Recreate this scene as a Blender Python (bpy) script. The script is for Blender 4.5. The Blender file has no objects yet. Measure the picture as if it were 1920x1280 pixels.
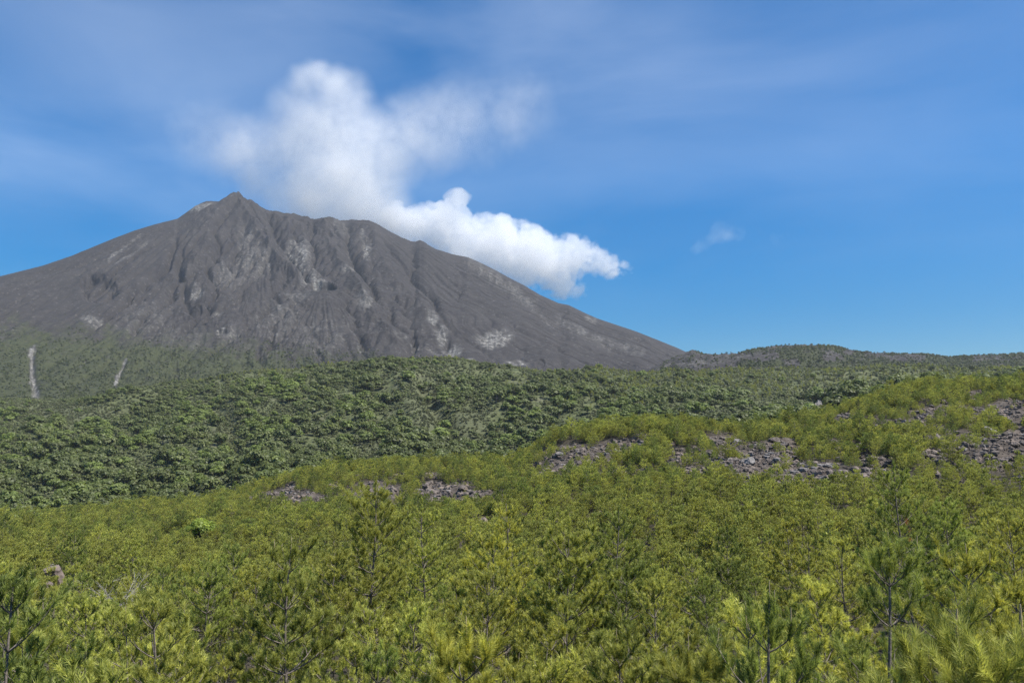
import bpy, bmesh, math, random
import numpy as np
from mathutils import Vector, Matrix

rng = np.random.default_rng(7)
scene = bpy.context.scene
COL = scene.collection
R = math.radians

# ------------------------------------------------------------------ camera
F = 1600.0                       # focal length in pixels of a 1920 px wide frame (30 mm on 36 mm)
PITCH = math.atan((830 - 640) / F)
CP, SP = math.cos(PITCH), math.sin(PITCH)

def ts(px, py):
    """tangents (x/y, z/y) of the direction seen at a photo position"""
    a = (np.asarray(px, float) - 960) / F
    b = (640 - np.asarray(py, float)) / F
    f = CP - b * SP
    return a / f, (SP + b * CP) / f

def proj(x, y, z):
    dep = y * CP + z * SP
    v = -y * SP + z * CP
    return 960 + F * x / dep, 640 - F * v / dep

def at(px, py, d):
    t, s = ts(px, py)
    return np.array([float(t) * d, d, float(s) * d])

cam = bpy.data.cameras.new('camera')
cam.sensor_width = 36
cam.lens = 30
cam.clip_start = 0.1
cam.clip_end = 30000
camo = bpy.data.objects.new('camera', cam)
COL.objects.link(camo)
camo.rotation_euler = (math.pi / 2 + PITCH, 0, 0)
scene.camera = camo

# ------------------------------------------------------------------ noise
def _hash(ix, iy, seed):
    h = (ix.astype(np.int64) * 374761393 + iy.astype(np.int64) * 668265263 + seed * 1274126177) & 0x7fffffff
    h = ((h ^ (h >> 13)) * 1103515245 + 12345) & 0x7fffffff
    h = ((h ^ (h >> 15)) * 1013904223) & 0x7fffffff
    return (h >> 8 & 0xffff) / 65535.0

def vn(x, y, seed=0):
    x = np.asarray(x, float); y = np.asarray(y, float)
    x, y = np.broadcast_arrays(x, y)
    ix = np.floor(x); iy = np.floor(y)
    fx = x - ix; fy = y - iy
    fx = fx * fx * fx * (fx * (fx * 6 - 15) + 10); fy = fy * fy * fy * (fy * (fy * 6 - 15) + 10)
    a = _hash(ix, iy, seed); b = _hash(ix + 1, iy, seed)
    c = _hash(ix, iy + 1, seed); d = _hash(ix + 1, iy + 1, seed)
    return (a + (b - a) * fx) * (1 - fy) + (c + (d - c) * fx) * fy

def fbm(x, y, oct=4, seed=0, gain=.5):
    s = 0; a = 1; tot = 0
    for k in range(oct):
        s = s + a * (vn(x, y, seed + k * 17) * 2 - 1); tot += a
        a *= gain; x = np.asarray(x) * 2.03 + 11.3; y = np.asarray(y) * 2.03 + 5.7
    return s / tot

def ridged(x, y, oct=4, seed=0):
    s = 0; a = 1; tot = 0
    for k in range(oct):
        s = s + a * (1 - 2 * abs(vn(x, y, seed + k * 17) * 2 - 1)); tot += a
        a *= .55; x = np.asarray(x) * 2.03 + 11.3; y = np.asarray(y) * 2.03 + 5.7
    return s / tot

def sstep(a, b, x):
    u = np.clip((np.asarray(x, float) - a) / (b - a), 0, 1)
    return u * u * (3 - 2 * u)

def pdist(X, Y, pts):
    """distance to a polyline, side (+ = right of travel when y grows downward -> see use), and fraction along it"""
    best = np.full(X.shape, 1e9); side = np.zeros(X.shape); frac = np.zeros(X.shape)
    seg = [math.dist(pts[i], pts[i + 1]) for i in range(len(pts) - 1)]
    L = sum(seg); acc = 0
    for i in range(len(pts) - 1):
        (x0, y0), (x1, y1) = pts[i], pts[i + 1]
        dx, dy = x1 - x0, y1 - y0
        u = np.clip(((X - x0) * dx + (Y - y0) * dy) / (dx * dx + dy * dy), 0, 1)
        d = np.hypot(X - x0 - u * dx, Y - y0 - u * dy)
        m = d < best
        best = np.where(m, d, best)
        side = np.where(m, np.sign((X - x0) * dy - (Y - y0) * dx), side)
        frac = np.where(m, (acc + u * seg[i]) / L, frac)
        acc += seg[i]
    return best, side, frac

# ------------------------------------------------------------------ mesh helpers
def mesh_from(name, V, faces_flat, nper, mats, attr=None, matidx=None, smooth=False):
    me = bpy.data.meshes.new(name)
    V = np.ascontiguousarray(V, np.float32)
    n = len(V)
    me.vertices.add(n)
    me.vertices.foreach_set('co', V.ravel())
    nf = len(nper)
    me.loops.add(len(faces_flat))
    me.loops.foreach_set('vertex_index', np.ascontiguousarray(faces_flat, np.int32))
    me.polygons.add(nf)
    start = np.zeros(nf, np.int32); start[1:] = np.cumsum(nper)[:-1]
    me.polygons.foreach_set('loop_start', start)
    me.polygons.foreach_set('loop_total', np.ascontiguousarray(nper, np.int32))
    if matidx is not None:
        me.polygons.foreach_set('material_index', np.ascontiguousarray(matidx, np.int32))
    me.polygons.foreach_set('use_smooth', np.full(nf, smooth))
    for m in mats:
        me.materials.append(m)
    if attr is not None:
        for k, a in attr.items():
            at_ = me.attributes.new(k, 'FLOAT_COLOR', 'POINT')
            c = np.ones((n, 4), np.float32); c[:, :a.shape[1]] = a
            at_.data.foreach_set('color', c.ravel())
    me.update(calc_edges=True)
    return me

def grid_mesh(name, X, Y, Z, mat, attr=None):
    nr, nc = X.shape
    V = np.stack([X, Y, Z], -1).reshape(-1, 3)
    i = np.arange(nr - 1)[:, None] * nc + np.arange(nc - 1)[None, :]
    f = np.stack([i, i + 1, i + nc + 1, i + nc], -1).reshape(-1)
    a = {k: v.reshape(-1, v.shape[-1]) for k, v in attr.items()} if attr else None
    return mesh_from(name, V, f, np.full((nr - 1) * (nc - 1), 4), [mat], a, smooth=True)

class Buf:
    """collects geometry for one mesh"""
    def __init__(s): s.V = []; s.F = []; s.N = []; s.M = []; s.A = []; s.n = 0
    def add(s, V, F, nper, m=0, A=None):
        V = np.asarray(V, float).reshape(-1, 3)
        s.V.append(V); s.F.append(np.asarray(F).ravel() + s.n); s.N.append(np.asarray(nper)); s.M.append(np.full(len(nper), m))
        s.A.append(np.zeros((len(V), 3)) if A is None else np.broadcast_to(A, (len(V), 3)))
        s.n += len(V)
    def tube(s, P, rad, k=5, m=0):
        P = np.asarray(P, float); rad = np.broadcast_to(rad, (len(P),))
        T = np.gradient(P, axis=0); T /= np.linalg.norm(T, axis=1)[:, None] + 1e-9
        ref = np.where(abs(T[:, 2:3]) > .9, [[1., 0, 0]], [[0, 0, 1.]])
        A = np.cross(T, ref); A /= np.linalg.norm(A, axis=1)[:, None] + 1e-9
        B = np.cross(T, A)
        an = np.arange(k) / k * 2 * math.pi
        ring = P[:, None] + rad[:, None, None] * (np.cos(an)[None, :, None] * A[:, None] + np.sin(an)[None, :, None] * B[:, None])
        n = len(P)
        i = np.arange(n - 1)[:, None] * k + np.arange(k)[None]
        j = np.arange(n - 1)[:, None] * k + (np.arange(k)[None] + 1) % k
        f = np.stack([i, j, j + k, i + k], -1).reshape(-1)
        s.add(ring.reshape(-1, 3), f, np.full((n - 1) * k, 4), m)
        s.add(ring[-1], np.arange(k), [k], m)
    def mesh(s, name, mats, smooth=False):
        return mesh_from(name, np.concatenate(s.V), np.concatenate(s.F), np.concatenate(s.N), mats,
                         {'tint': np.concatenate(s.A)}, np.concatenate(s.M), smooth)

def tag(o, label=None, cat=None, group=None, kind=None):
    if label: o['label'] = label
    if cat: o['category'] = cat
    if group: o['group'] = group
    if kind: o['kind'] = kind
    return o

def link(name, me, parent=None):
    o = bpy.data.objects.new(name, me); COL.objects.link(o)
    if parent: o.parent = parent
    return o

def empty(name, loc, rz=0, s=1):
    o = bpy.data.objects.new(name, None); COL.objects.link(o)
    o.location = loc; o.rotation_euler = (0, 0, rz); o.scale = (s, s, s)
    o.empty_display_size = .3
    return o

# ------------------------------------------------------------------ materials
class NT:
    def __init__(s, name):
        s.m = bpy.data.materials.new(name); s.m.use_nodes = True
        s.t = s.m.node_tree; s.t.nodes.clear()
    def n(s, typ, **kw):
        nd = s.t.nodes.new(typ)
        ins = kw.pop('ins', {})
        for k, v in kw.items(): setattr(nd, k, v)
        for k, v in ins.items():
            if isinstance(v, bpy.types.NodeSocket): s.t.links.new(v, nd.inputs[k])
            else: nd.inputs[k].default_value = v
        return nd
    def link(s, a, b): s.t.links.new(a, b)
    def math(s, op, a, b=0.0, c=None, clamp=False):
        ins = {0: a, 1: b}
        if c is not None: ins[2] = c
        return s.n('ShaderNodeMath', operation=op, use_clamp=clamp, ins=ins).outputs[0]
    def mix(s, f, a, b, blend='MIX'):
        nd = s.n('ShaderNodeMix', data_type='RGBA', blend_type=blend)
        for k, v in ((0, f), (6, a), (7, b)):
            if isinstance(v, bpy.types.NodeSocket): s.t.links.new(v, nd.inputs[k])
            else: nd.inputs[k].default_value = v if k == 0 else (*v, 1)
        return nd.outputs[2]
    def noise(s, vec, scale, detail=4, rough=.55):
        return s.n('ShaderNodeTexNoise', ins={'Vector': vec, 'Scale': scale, 'Detail': detail, 'Roughness': rough}).outputs[0]
    def ramp(s, f, a, b):
        return s.n('ShaderNodeMapRange', ins={0: f, 1: a, 2: b, 3: 0.0, 4: 1.0}).outputs[0]
    def out(s, sh, vol=None):
        o = s.n('ShaderNodeOutputMaterial')
        if sh: s.link(sh, o.inputs[0])
        if vol: s.link(vol, o.inputs[1])
        return s.m

def foliage_mat(name, ca, cb, cc, transl=.35, rough=.55, objvar=1.0, tcol=1.5):
    """ca / cb: the two ends of the tint within a tree; cc: what whole trees drift towards"""
    t = NT(name)
    at_ = t.n('ShaderNodeAttribute', attribute_name='tint')
    sep = t.n('ShaderNodeSeparateColor', ins={0: at_.outputs['Color']})
    oi = t.n('ShaderNodeObjectInfo')
    col = t.mix(sep.outputs[0], ca, cb)
    col = t.mix(t.math('MULTIPLY', oi.outputs['Random'], objvar), col, t.mix(sep.outputs[0], tuple(c * .8 for c in cc), cc))
    hv = t.n('ShaderNodeHueSaturation', ins={'Color': col, 'Value': t.math('MULTIPLY_ADD', t.n('ShaderNodeTexWhiteNoise', noise_dimensions='1D', ins={'W': oi.outputs['Random']}).outputs[0], .5, .78)})
    c = hv.outputs[0]
    d = t.n('ShaderNodeBsdfPrincipled', ins={'Base Color': c, 'Roughness': rough, 'Specular IOR Level': .45})
    tc = t.mix(1.0, c, (tcol, tcol * 1.0, tcol * .8), 'MULTIPLY')
    tr = t.n('ShaderNodeBsdfTranslucent', ins={'Color': tc})
    mx = t.n('ShaderNodeMixShader', ins={0: transl, 1: d.outputs[0], 2: tr.outputs[0]})
    return t.out(mx.outputs[0])

PINE_A, PINE_B, PINE_C = (.150, .175, .030), (.53, .54, .13), (.52, .49, .10)
m_needle = foliage_mat('pine_needles', PINE_A, PINE_B, PINE_C, .38, objvar=.45)
m_needle_deep = foliage_mat('pine_needles_deep', (.075, .108, .024), (.33, .38, .085), (.38, .40, .085), .36, objvar=.4)
m_needle_gold = foliage_mat('pine_needles_gold', (.16, .165, .026), (.50, .475, .09), (.49, .48, .095), .38, objvar=.3)
m_needle_red = foliage_mat('dead_needles', (.16, .05, .02), (.33, .10, .035), (.3, .1, .03), .25, objvar=.3)
m_needle_far = foliage_mat('pine_needles_ridge', (.075, .092, .020), (.40, .425, .095), (.43, .415, .08), .34, objvar=.6)
m_leaf_dark = foliage_mat('leaves_dark', (.050, .064, .017), (.104, .130, .034), (.145, .165, .045), .32, objvar=.7, tcol=1.3)
m_leaf_mid = foliage_mat('leaves_mid', (.070, .092, .024), (.145, .178, .046), (.15, .165, .058), .3, objvar=.6)
m_leaf_lime = foliage_mat('leaves_lime', (.085, .118, .024), (.185, .23, .05), (.17, .205, .052), .33, objvar=.4)
m_leaf_bright = foliage_mat('leaves_bright', (.14, .19, .026), (.31, .38, .06), (.29, .36, .06), .38, objvar=.2)
m_shrub = foliage_mat('shrub_leaves', (.072, .088, .034), (.135, .152, .060), (.16, .17, .07), .28, objvar=.8)
m_scrub = foliage_mat('scrub_leaves', (.050, .060, .022), (.098, .110, .040), (.085, .096, .038), .255, objvar=.7)
m_grass = foliage_mat('grass_blades', (.070, .080, .038), (.115, .123, .060), (.13, .13, .065), .3, objvar=.6)

def bark_mat():
    t = NT('pine_bark')
    tc = t.n('ShaderNodeTexCoord')
    n = t.noise(tc.outputs['Object'], 22, 5, .65)
    col = t.mix(t.ramp(n, .35, .7), (.075, .060, .049), (.22, .185, .155))
    b = t.n('ShaderNodeBump', ins={'Strength': .6, 'Distance': .02, 'Height': n})
    p = t.n('ShaderNodeBsdfPrincipled', ins={'Base Color': col, 'Roughness': .85, 'Normal': b.outputs[0]})
    return t.out(p.outputs[0])
m_bark = bark_mat()

def plain_mat(name, ca, cb, scale=10, rough=.8):
    t = NT(name)
    tc = t.n('ShaderNodeTexCoord')
    n = t.noise(tc.outputs['Object'], scale, 5, .6)
    col = t.mix(t.ramp(n, .35, .65), ca, cb)
    p = t.n('ShaderNodeBsdfPrincipled', ins={'Base Color': col, 'Roughness': rough})
    return t.out(p.outputs[0])
m_candle = plain_mat('pine_candle', (.26, .19, .10), (.42, .34, .21), 60)
m_deadwood = plain_mat('dead_wood', (.20, .18, .16), (.42, .39, .36), 12)
m_feather = plain_mat('dark_feathers', (.02, .018, .016), (.05, .045, .04), 8)

def rock_mat(name, ca, cb, cc, scale=1.5):
    t = NT(name)
    tc = t.n('ShaderNodeTexCoord'); oi = t.n('ShaderNodeObjectInfo')
    vec = t.n('ShaderNodeVectorMath', operation='ADD', ins={0: tc.outputs['Object'], 1: oi.outputs['Location']}).outputs[0]
    n = t.noise(vec, scale, 8, .65)
    n2 = t.noise(vec, scale * .35, 3, .5)
    col = t.mix(t.ramp(n, .35, .68), ca, cb)
    col = t.mix(t.math('MULTIPLY', t.ramp(n2, .5, .7), .6), col, cc)
    hv = t.n('ShaderNodeHueSaturation', ins={'Color': col, 'Value': t.math('MULTIPLY_ADD', oi.outputs['Random'], .6, .7)})
    b = t.n('ShaderNodeBump', ins={'Strength': .9, 'Distance': .25, 'Height': n})
    p = t.n('ShaderNodeBsdfPrincipled', ins={'Base Color': hv.outputs[0], 'Roughness': .9, 'Normal': b.outputs[0]})
    return t.out(p.outputs[0])
m_rock = rock_mat('lava_rock', (.055, .044, .037), (.19, .158, .135), (.25, .185, .14))
m_rock_pale = rock_mat('pale_lava_rock', (.12, .11, .105), (.27, .25, .235), (.31, .24, .185))

# ------------------------------------------------------------------ ground heights (near field, lava ridge, wooded slope)
def curve(pts):
    px = np.array([p[0] for p in pts], float); py = np.array([p[1] for p in pts], float)
    return ts(px, py)

def hermite_cols(yk, zk, Y):
    """monotone cubic through (yk, zk) for every column; yk (K,C), zk (K,C), Y (R,) -> (R,C)"""
    K, C = zk.shape
    h = np.diff(yk, axis=0); d = np.diff(zk, axis=0) / h
    m = np.zeros_like(zk)
    m[0] = d[0]; m[-1] = d[-1]
    for k in range(1, K - 1):
        w1 = 2 * h[k] + h[k - 1]; w2 = h[k] + 2 * h[k - 1]
        same = d[k] * d[k - 1] > 0
        with np.errstate(divide='ignore', invalid='ignore'):
            hm = (w1 + w2) / (w1 / d[k - 1] + w2 / d[k])
        m[k] = np.where(same, hm, 0)
    out = np.zeros((len(Y), C))
    for k in range(K - 1):
        for_rows = (Y[:, None] >= yk[k][None]) if k else np.ones((len(Y), C), bool)
        u = np.clip((Y[:, None] - yk[k][None]) / h[k][None], 0, 1)
        v = ((2 * u ** 3 - 3 * u ** 2 + 1) * zk[k] + (u ** 3 - 2 * u ** 2 + u) * h[k] * m[k]
             + (-2 * u ** 3 + 3 * u ** 2) * zk[k + 1] + (u ** 3 - u ** 2) * h[k] * m[k + 1])
        out = np.where(for_rows, v, out)
    return out

NC, NR = 560, 460
TT = np.linspace(-1.0, 1.0, NC)
YY = np.concatenate([np.linspace(-6, .8, 8)[:-1], np.geomspace(.8, 1300, NR)])
PXC = 960 + TT * F            # photo column each grid column stands for (at the horizon)
def cz(dist, pts, dpy=0):
    t, s = curve([(a, b + dpy) for a, b in pts])
    return np.interp(TT, t, s) * dist
def lin(pts): return np.interp(PXC, [p[0] for p in pts], [p[1] for p in pts])

CREST = [(-500, 1000), (0, 968), (150, 958), (250, 948), (350, 938), (450, 916), (560, 886), (700, 873), (850, 862), (960, 850), (1020, 826), (1060, 806),
         (1150, 796), (1280, 789), (1400, 800), (1450, 799), (1520, 780), (1600, 755), (1700, 728), (1800, 719), (1920, 712), (2500, 700)]
SLOPETOP = [(-500, 765), (0, 752), (200, 738), (300, 726), (400, 711), (520, 696), (620, 688), (740, 678), (800, 675), (900, 686), (1000, 697), (1100, 703),
            (1250, 703), (1400, 700), (1600, 698), (1700, 700), (1920, 703), (2500, 705)]
ycrest = lin([(-600, 235), (600, 225), (1000, 205), (1280, 190), (1500, 230), (1920, 250), (2600, 250)])
zc = np.interp(TT, *curve([(a, b + 15) for a, b in CREST])) * ycrest
zslope0 = cz(370, [(-500, 1010), (0, 978), (300, 962), (500, 918), (850, 885), (1000, 876), (1300, 826), (1500, 800), (1700, 760), (1920, 745), (2500, 740)])
ztop = cz(960, SLOPETOP, 7)
zmid = cz(640, [(-500, 850), (0, 838), (200, 832), (400, 812), (600, 790), (760, 770), (850, 792), (900, 790), (1000, 775), (1200, 772), (1400, 770), (1500, 765), (1700, 735), (1920, 725), (2500, 722)])
K = [(-6, np.full(NC, -1.9)), (.8, np.full(NC, -2.3)), (7, np.full(NC, -4.8)), (16, np.full(NC, -6.7)), (32, np.full(NC, -8.9)),
     (60, lin([(-600, -11.6), (900, -11.6), (1500, -10.5), (2500, -9.5)])),
     (100, lin([(-600, -14.0), (300, -14), (900, -12.5), (1400, -8.2), (1920, -5.5), (2500, -4.5)])),
     (150, lin([(-600, -17.5), (300, -17), (600, -12.8), (850, -10.5), (1050, -7.0), (1300, -2.5), (1500, -2.2), (1750, 1.0), (1920, 2.5), (2500, 4)])),
     (None, zc), ('b', zc - 7), (370, zslope0), (640, zmid), (960, ztop), (1080, ztop - 6), (1300, ztop - 10)]
yk = np.stack([np.full(NC, k[0], float) if isinstance(k[0], (int, float)) else (ycrest if k[0] is None else ycrest + 55) for k in K])
zk = np.stack([k[1] for k in K])
ZZ = hermite_cols(yk, zk, YY)
Yg = np.repeat(YY[:, None], NC, 1)
Xg = TT[None, :] * np.maximum(Yg, 4.0)
w = sstep(80, 130, Yg) * (1 - sstep(300, 380, Yg))
ZZ = ZZ + w * (1.3 * ridged(Xg / 17, Yg / 17, 4, 3) + .9 * fbm(Xg / 6, Yg / 6, 3, 9))
w = sstep(330, 430, Yg) * (1 - sstep(900, 1000, Yg))
ZZ = ZZ + w * (11 * ridged(Xg / 150, Yg / 260, 2, 21) + 4 * fbm(Xg / 60, Yg / 60, 2, 22) + 2.2 * fbm(Xg / 28, Yg / 28, 2, 23))
PXg, PYg = proj(Xg, np.maximum(Yg, .5), ZZ)
def gully(pts, wid, dep):
    d, sd, fr = pdist(PXg, PYg, pts)
    return -dep * np.exp(-(d / wid) ** 2) * sstep(0, .12, fr) * (1 - sstep(.9, 1, fr))
ZZ = ZZ + w * (gully([(775, 700), (800, 740), (835, 790), (858, 850)], 16, 9) + gully([(400, 740), (430, 800), (440, 860)], 18, 5)
               + gully([(60, 790), (150, 780), (240, 745)], 14, 3) - gully([(740, 690), (770, 760), (790, 830)], 26, 5)
               + gully([(1490, 735), (1530, 770), (1545, 800)], 14, 6))
near = (1 - sstep(60, 90, Yg)) * sstep(2, 8, Yg)
ZZ = ZZ + near * .35 * fbm(Xg / 5, Yg / 5, 3, 31)
LY = np.log(np.geomspace(.8, 1300, NR))

def ground_z(x, y):
    x = np.asarray(x, float); y = np.asarray(y, float)
    t = x / np.maximum(y, .8)
    ci = np.clip((t + 1.0) / 2.0 * (NC - 1), 0, NC - 1.001)
    ri = 7 + np.clip((np.log(np.maximum(y, .8)) - LY[0]) / (LY[-1] - LY[0]) * (NR - 1), 0, NR - 1.001)
    c0 = ci.astype(int); r0 = ri.astype(int); fc = ci - c0; fr = ri - r0
    return ((ZZ[r0, c0] * (1 - fc) + ZZ[r0, c0 + 1] * fc) * (1 - fr) + (ZZ[r0 + 1, c0] * (1 - fc) + ZZ[r0 + 1, c0 + 1] * fc) * fr)

# rocky patches of the lava ridge, by where the photo shows them: (px, py, rx, ry, strength)
PATCH = [(850, 930, 72, 20, 1), (700, 925, 60, 22, .7), (540, 938, 80, 20, .55), (1080, 858, 85, 24, .6), (1165, 833, 45, 12, .7), (1420, 862, 95, 30, .95),
         (1500, 888, 100, 22, .9), (1345, 828, 40, 14, .6), (1620, 890, 60, 16, .8), (1700, 800, 75, 13, .8), (1790, 775, 80, 16, .6), (1865, 835, 80, 34, 1), (1900, 775, 50, 28, .8),
         (1760, 835, 45, 26, .7), (1590, 785, 45, 12, .5), (915, 985, 18, 14, .9), (385, 1003, 10, 4, .7), (295, 1010, 26, 5, .8), (470, 996, 18, 5, .7), (585, 1022, 14, 5, .6), (1010, 885, 60, 12, .4), (1290, 850, 30, 12, .6), (1120, 960, 8, 6, .6), (1545, 990, 10, 7, .7), (100, 1080, 20, 25, .6)]
def patch(px, py):
    s = np.zeros(np.shape(px))
    for (a, b, rx, ry, k) in PATCH:
        s = np.maximum(s, k * (1 - sstep(.45, 1.15, np.hypot((px - a) / (rx * 1.25), (py - b - 3) / (ry * 1.35)))))
    cr = np.interp(px, [c[0] for c in CREST], [c[1] for c in CREST])
    reg = np.maximum(sstep(990, 1060, px) * sstep(8, 24, py - cr) * (1 - sstep(885, 915, py)), .9 * sstep(440, 500, px) * (1 - sstep(960, 1010, px)) * sstep(14, 26, py - cr) * (1 - sstep(950, 970, py)))
    return np.maximum(s, .8 * reg * sstep(.56, .70, vn(px / 30, py / 9, 91)))
pt = patch(PXg, PYg) * (sstep(55, 70, Yg)) * (1 - sstep(ycrest + 5, ycrest + 25, Yg))
pt = np.clip(pt * (1.1 + 1.0 * fbm(Xg / 7, Yg / 7, 3, 43)), 0, 1)
# ridge blocks stand up a little inside the patches
ZZ = ZZ + pt * (.9 * ridged(Xg / 5, Yg / 5, 3, 51))
grassz = np.zeros_like(ZZ)
for (a, b, rx, ry) in ((800, 765, 45, 75), (880, 800, 40, 40), (130, 775, 130, 26), (700, 840, 50, 40), (430, 800, 30, 60)):
    grassz = np.maximum(grassz, 1 - sstep(.5, 1.1, np.hypot((PXg - a) / rx, (PYg - b) / ry)))
wood = sstep(300, 340, Yg)
GA = np.stack([pt, np.clip(grassz, 0, 1) * wood, wood], -1)

def ground_mat():
    t = NT('ground')
    at_ = t.n('ShaderNodeAttribute', attribute_name='zone')
    sep = t.n('ShaderNodeSeparateColor', ins={0: at_.outputs['Color']})
    geo = t.n('ShaderNodeNewGeometry'); pos = geo.outputs['Position']
    n1 = t.noise(pos, .9, 6, .6); n2 = t.noise(pos, .07, 4, .6); n3 = t.noise(pos, .35, 8, .7)
    litter = t.mix(t.ramp(n1, .38, .64), (.024, .021, .015), (.066, .056, .039))
    rub = t.mix(t.ramp(n3, .38, .62), (.040, .032, .027), (.13, .108, .092))
    n4 = t.noise(pos, .16, 9, .8)
    shr = t.mix(t.ramp(n4, .40, .60), (.034, .044, .018), (.12, .132, .06))
    gr = t.mix(t.ramp(n3, .36, .62), (.066, .074, .036), (.105, .112, .058))
    shr = t.mix(t.math('MULTIPLY', t.ramp(n2, .55, .7), .4), shr, (.15, .135, .10))
    c = t.mix(sep.outputs[2], litter, shr)
    c = t.mix(sep.outputs[1], c, gr)
    c = t.mix(sep.outputs[0], c, rub)
    b = t.n('ShaderNodeBump', ins={'Strength': .8, 'Distance': .6, 'Height': n3})
    p = t.n('ShaderNodeBsdfPrincipled', ins={'Base Color': c, 'Roughness': .95, 'Normal': b.outputs[0], 'Specular IOR Level': .2})
    return t.out(p.outputs[0])
g = link('ground', grid_mesh('ground', Xg, Yg, ZZ, ground_mat(), {'zone': GA}))
tag(g, 'ash and lava ground under the pines and the wooded slope', 'ground', kind='structure')

# ------------------------------------------------------------------ volcano
SKY = [(-700, 700), (-400, 610), (-200, 565), (0, 518), (80, 498), (133, 480), (213, 447), (253, 432), (293, 420), (333, 410), (347, 400), (366, 386), (387, 377), (410, 377.5), (423, 370), (431, 363), (437, 360),
       (443, 361.5), (448, 361), (453, 368), (457, 373), (472, 375), (483, 383), (500, 394), (520, 396), (533, 400), (550, 400), (567, 405), (577, 405), (582, 410), (593, 410), (605, 408), (617, 406), (626, 408),
       (637, 413), (660, 412), (690, 413), (700, 416), (713, 423), (733, 435), (753, 445), (770, 452), (779, 453), (787, 450), (795, 453), (803, 459), (817, 467), (850, 477), (877, 482), (900, 492), (930, 507), (957, 522),
       (983, 535), (1013, 553), (1047, 568), (1067, 572), (1093, 585), (1120, 597), (1150, 607), (1195, 622), (1240, 640), (1270, 652), (1285, 659), (1340, 682), (1450, 712), (1700, 745)]
VC, VR = 1500, 640
vt = np.linspace(ts(-560, 640)[0], ts(1560, 640)[0], VC)
vpx = 960 + vt * F
YC = 2750.0
sk_t, sk_s = curve(SKY)
XS1, XS2 = float(ts(437, 360)[0]) * YC, float(ts(690, 413)[0]) * YC      # the two ends of the crater rim
def skyz(x): return np.interp(x / YC, sk_t, sk_s) * YC
def cone(X, Y):
    """the skyline swept round the crater rim, running out in a concave front slope"""
    xr = np.clip(X, XS1, XS2)
    dx, dy = X - xr, Y - YC
    r = np.hypot(dx, dy)
    rim = skyz(xr)
    side = np.where(dx > 0, skyz(XS2 + r), skyz(XS1 - r))
    q = np.clip(r / 1640, 0, 1)
    front = 48 + (rim - 48) * (1 - q) ** 1.42
    back = rim - r * .5
    wside = np.clip(abs(dx) / (r + 1e-6), 0, 1) ** 1.7
    z = front * (1 - wside) + side * wside
    zb_ = back * (1 - wside) + side * wside
    return np.where(dy > 0, zb_, z)
FRN = VR
u = np.linspace(0, 1, FRN)[:, None]
yrow = np.concatenate([1120 + (2775 - 1120) * u[:, 0] ** .92, np.linspace(2790, 3450, 50)])
Yv = np.repeat(yrow[:, None], VC, 1)
Xv = vt[None, :] * Yv
Zv = cone(Xv, Yv)
# bring the outline seen from here onto the photo's skyline, column by column
smax = (Zv / Yv).max(0)
fac = np.interp(vt, sk_t, sk_s) / smax
fac = np.where((vpx > -380) & (vpx < 1300), fac, np.interp(vpx, [-380, 1300], [np.interp(-380, vpx, fac), np.interp(1300, vpx, fac)]))
low_ = sstep(1150, 1700, Yv)
Zv = Zv * (1 + (fac[None] - 1) * low_)
PX, PY = proj(Xv, Yv, Zv)
imax = (Zv / Yv).argmax(0)
crest_py = PY[imax, np.arange(VC)][None, :]
below = np.maximum(PY - crest_py, 0)
keep = sstep(0, 14, below) * (np.arange(len(yrow))[:, None] <= imax[None] + 0)
keep = np.where(np.arange(len(yrow))[:, None] > imax[None], 0, keep)
WX = PX + 7 * fbm(PX / 40, PY / 40, 3, 61); WY = PY + 7 * fbm(PX / 40, PY / 40, 3, 62)
dz = np.zeros_like(Zv)

def line(pts, warp=True): return pdist(WX if warp else PX, WY if warp else PY, pts)
# zones
dR, sR, _ = line([(690, 380), (690, 415), (712, 470), (745, 520), (790, 580), (840, 650), (870, 720)])
zoneR = sstep(-10, 22, dR * -sR)             # right of the line
dL, sL, _ = line([(440, 340), (425, 395), (330, 445), (300, 510), (240, 560), (215, 640), (200, 720)])
zoneL = sstep(-12, 12, dL * sL)
i_ = np.unravel_index(np.argmin((PX - 950) ** 2 + (PY - 620) ** 2), PX.shape)
if zoneR[i_] < .5: zoneR = sstep(-10, 22, dR * sR)
i_ = np.unravel_index(np.argmin((PX - 100) ** 2 + (PY - 560) ** 2), PX.shape)
if zoneL[i_] < .5: zoneL = sstep(-12, 12, dL * -sL)
zoneM = np.clip(1 - zoneR - zoneL, 0, 1)
def fan(ax, ay, f, seed, oct=3, wob=.05):
    th = np.arctan2(PX - ax, PY - ay); r = np.hypot(PX - ax, PY - ay)
    return ridged(th * f + wob * f * fbm(PX / 60, PY / 60, 2, seed + 5), r / 260 + seed, oct, seed), r
# right flank: fine rills fanning from the shoulder
def wfan(ax, ay, f, seed, oct=3, wob=.05):
    th = np.arctan2(Xv - ax, ay - Yv); r = np.hypot(Xv - ax, Yv - ay)
    return ridged(th * f + wob * f * fbm(Xv / 140, Yv / 140, 2, seed + 5), r / 700 + seed, oct, seed), r
a_, r_ = wfan(XS2 - 60, YC + 60, 16, 71, 3, .05)
b_, _ = wfan(XS2 - 60, YC + 60, 46, 74, 3, .025)
rill = zoneR * keep * sstep(60, 420, r_)
dz += rill * (a_ * 2.6 + b_ * 4.2 * sstep(100, 400, r_))
# left flank: gullies fanning from the summit
a_, r_ = wfan(XS1, YC + 40, 12, 81, 3, .07)
b_, _ = wfan(XS1, YC + 40, 40, 84, 3, .03)
dz += zoneM * keep * sstep(100, 500, r_) * b_ * 2.2
dz += zoneL * keep * sstep(60, 500, r_) * (a_ * 3.6 + b_ * 3.8)
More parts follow.
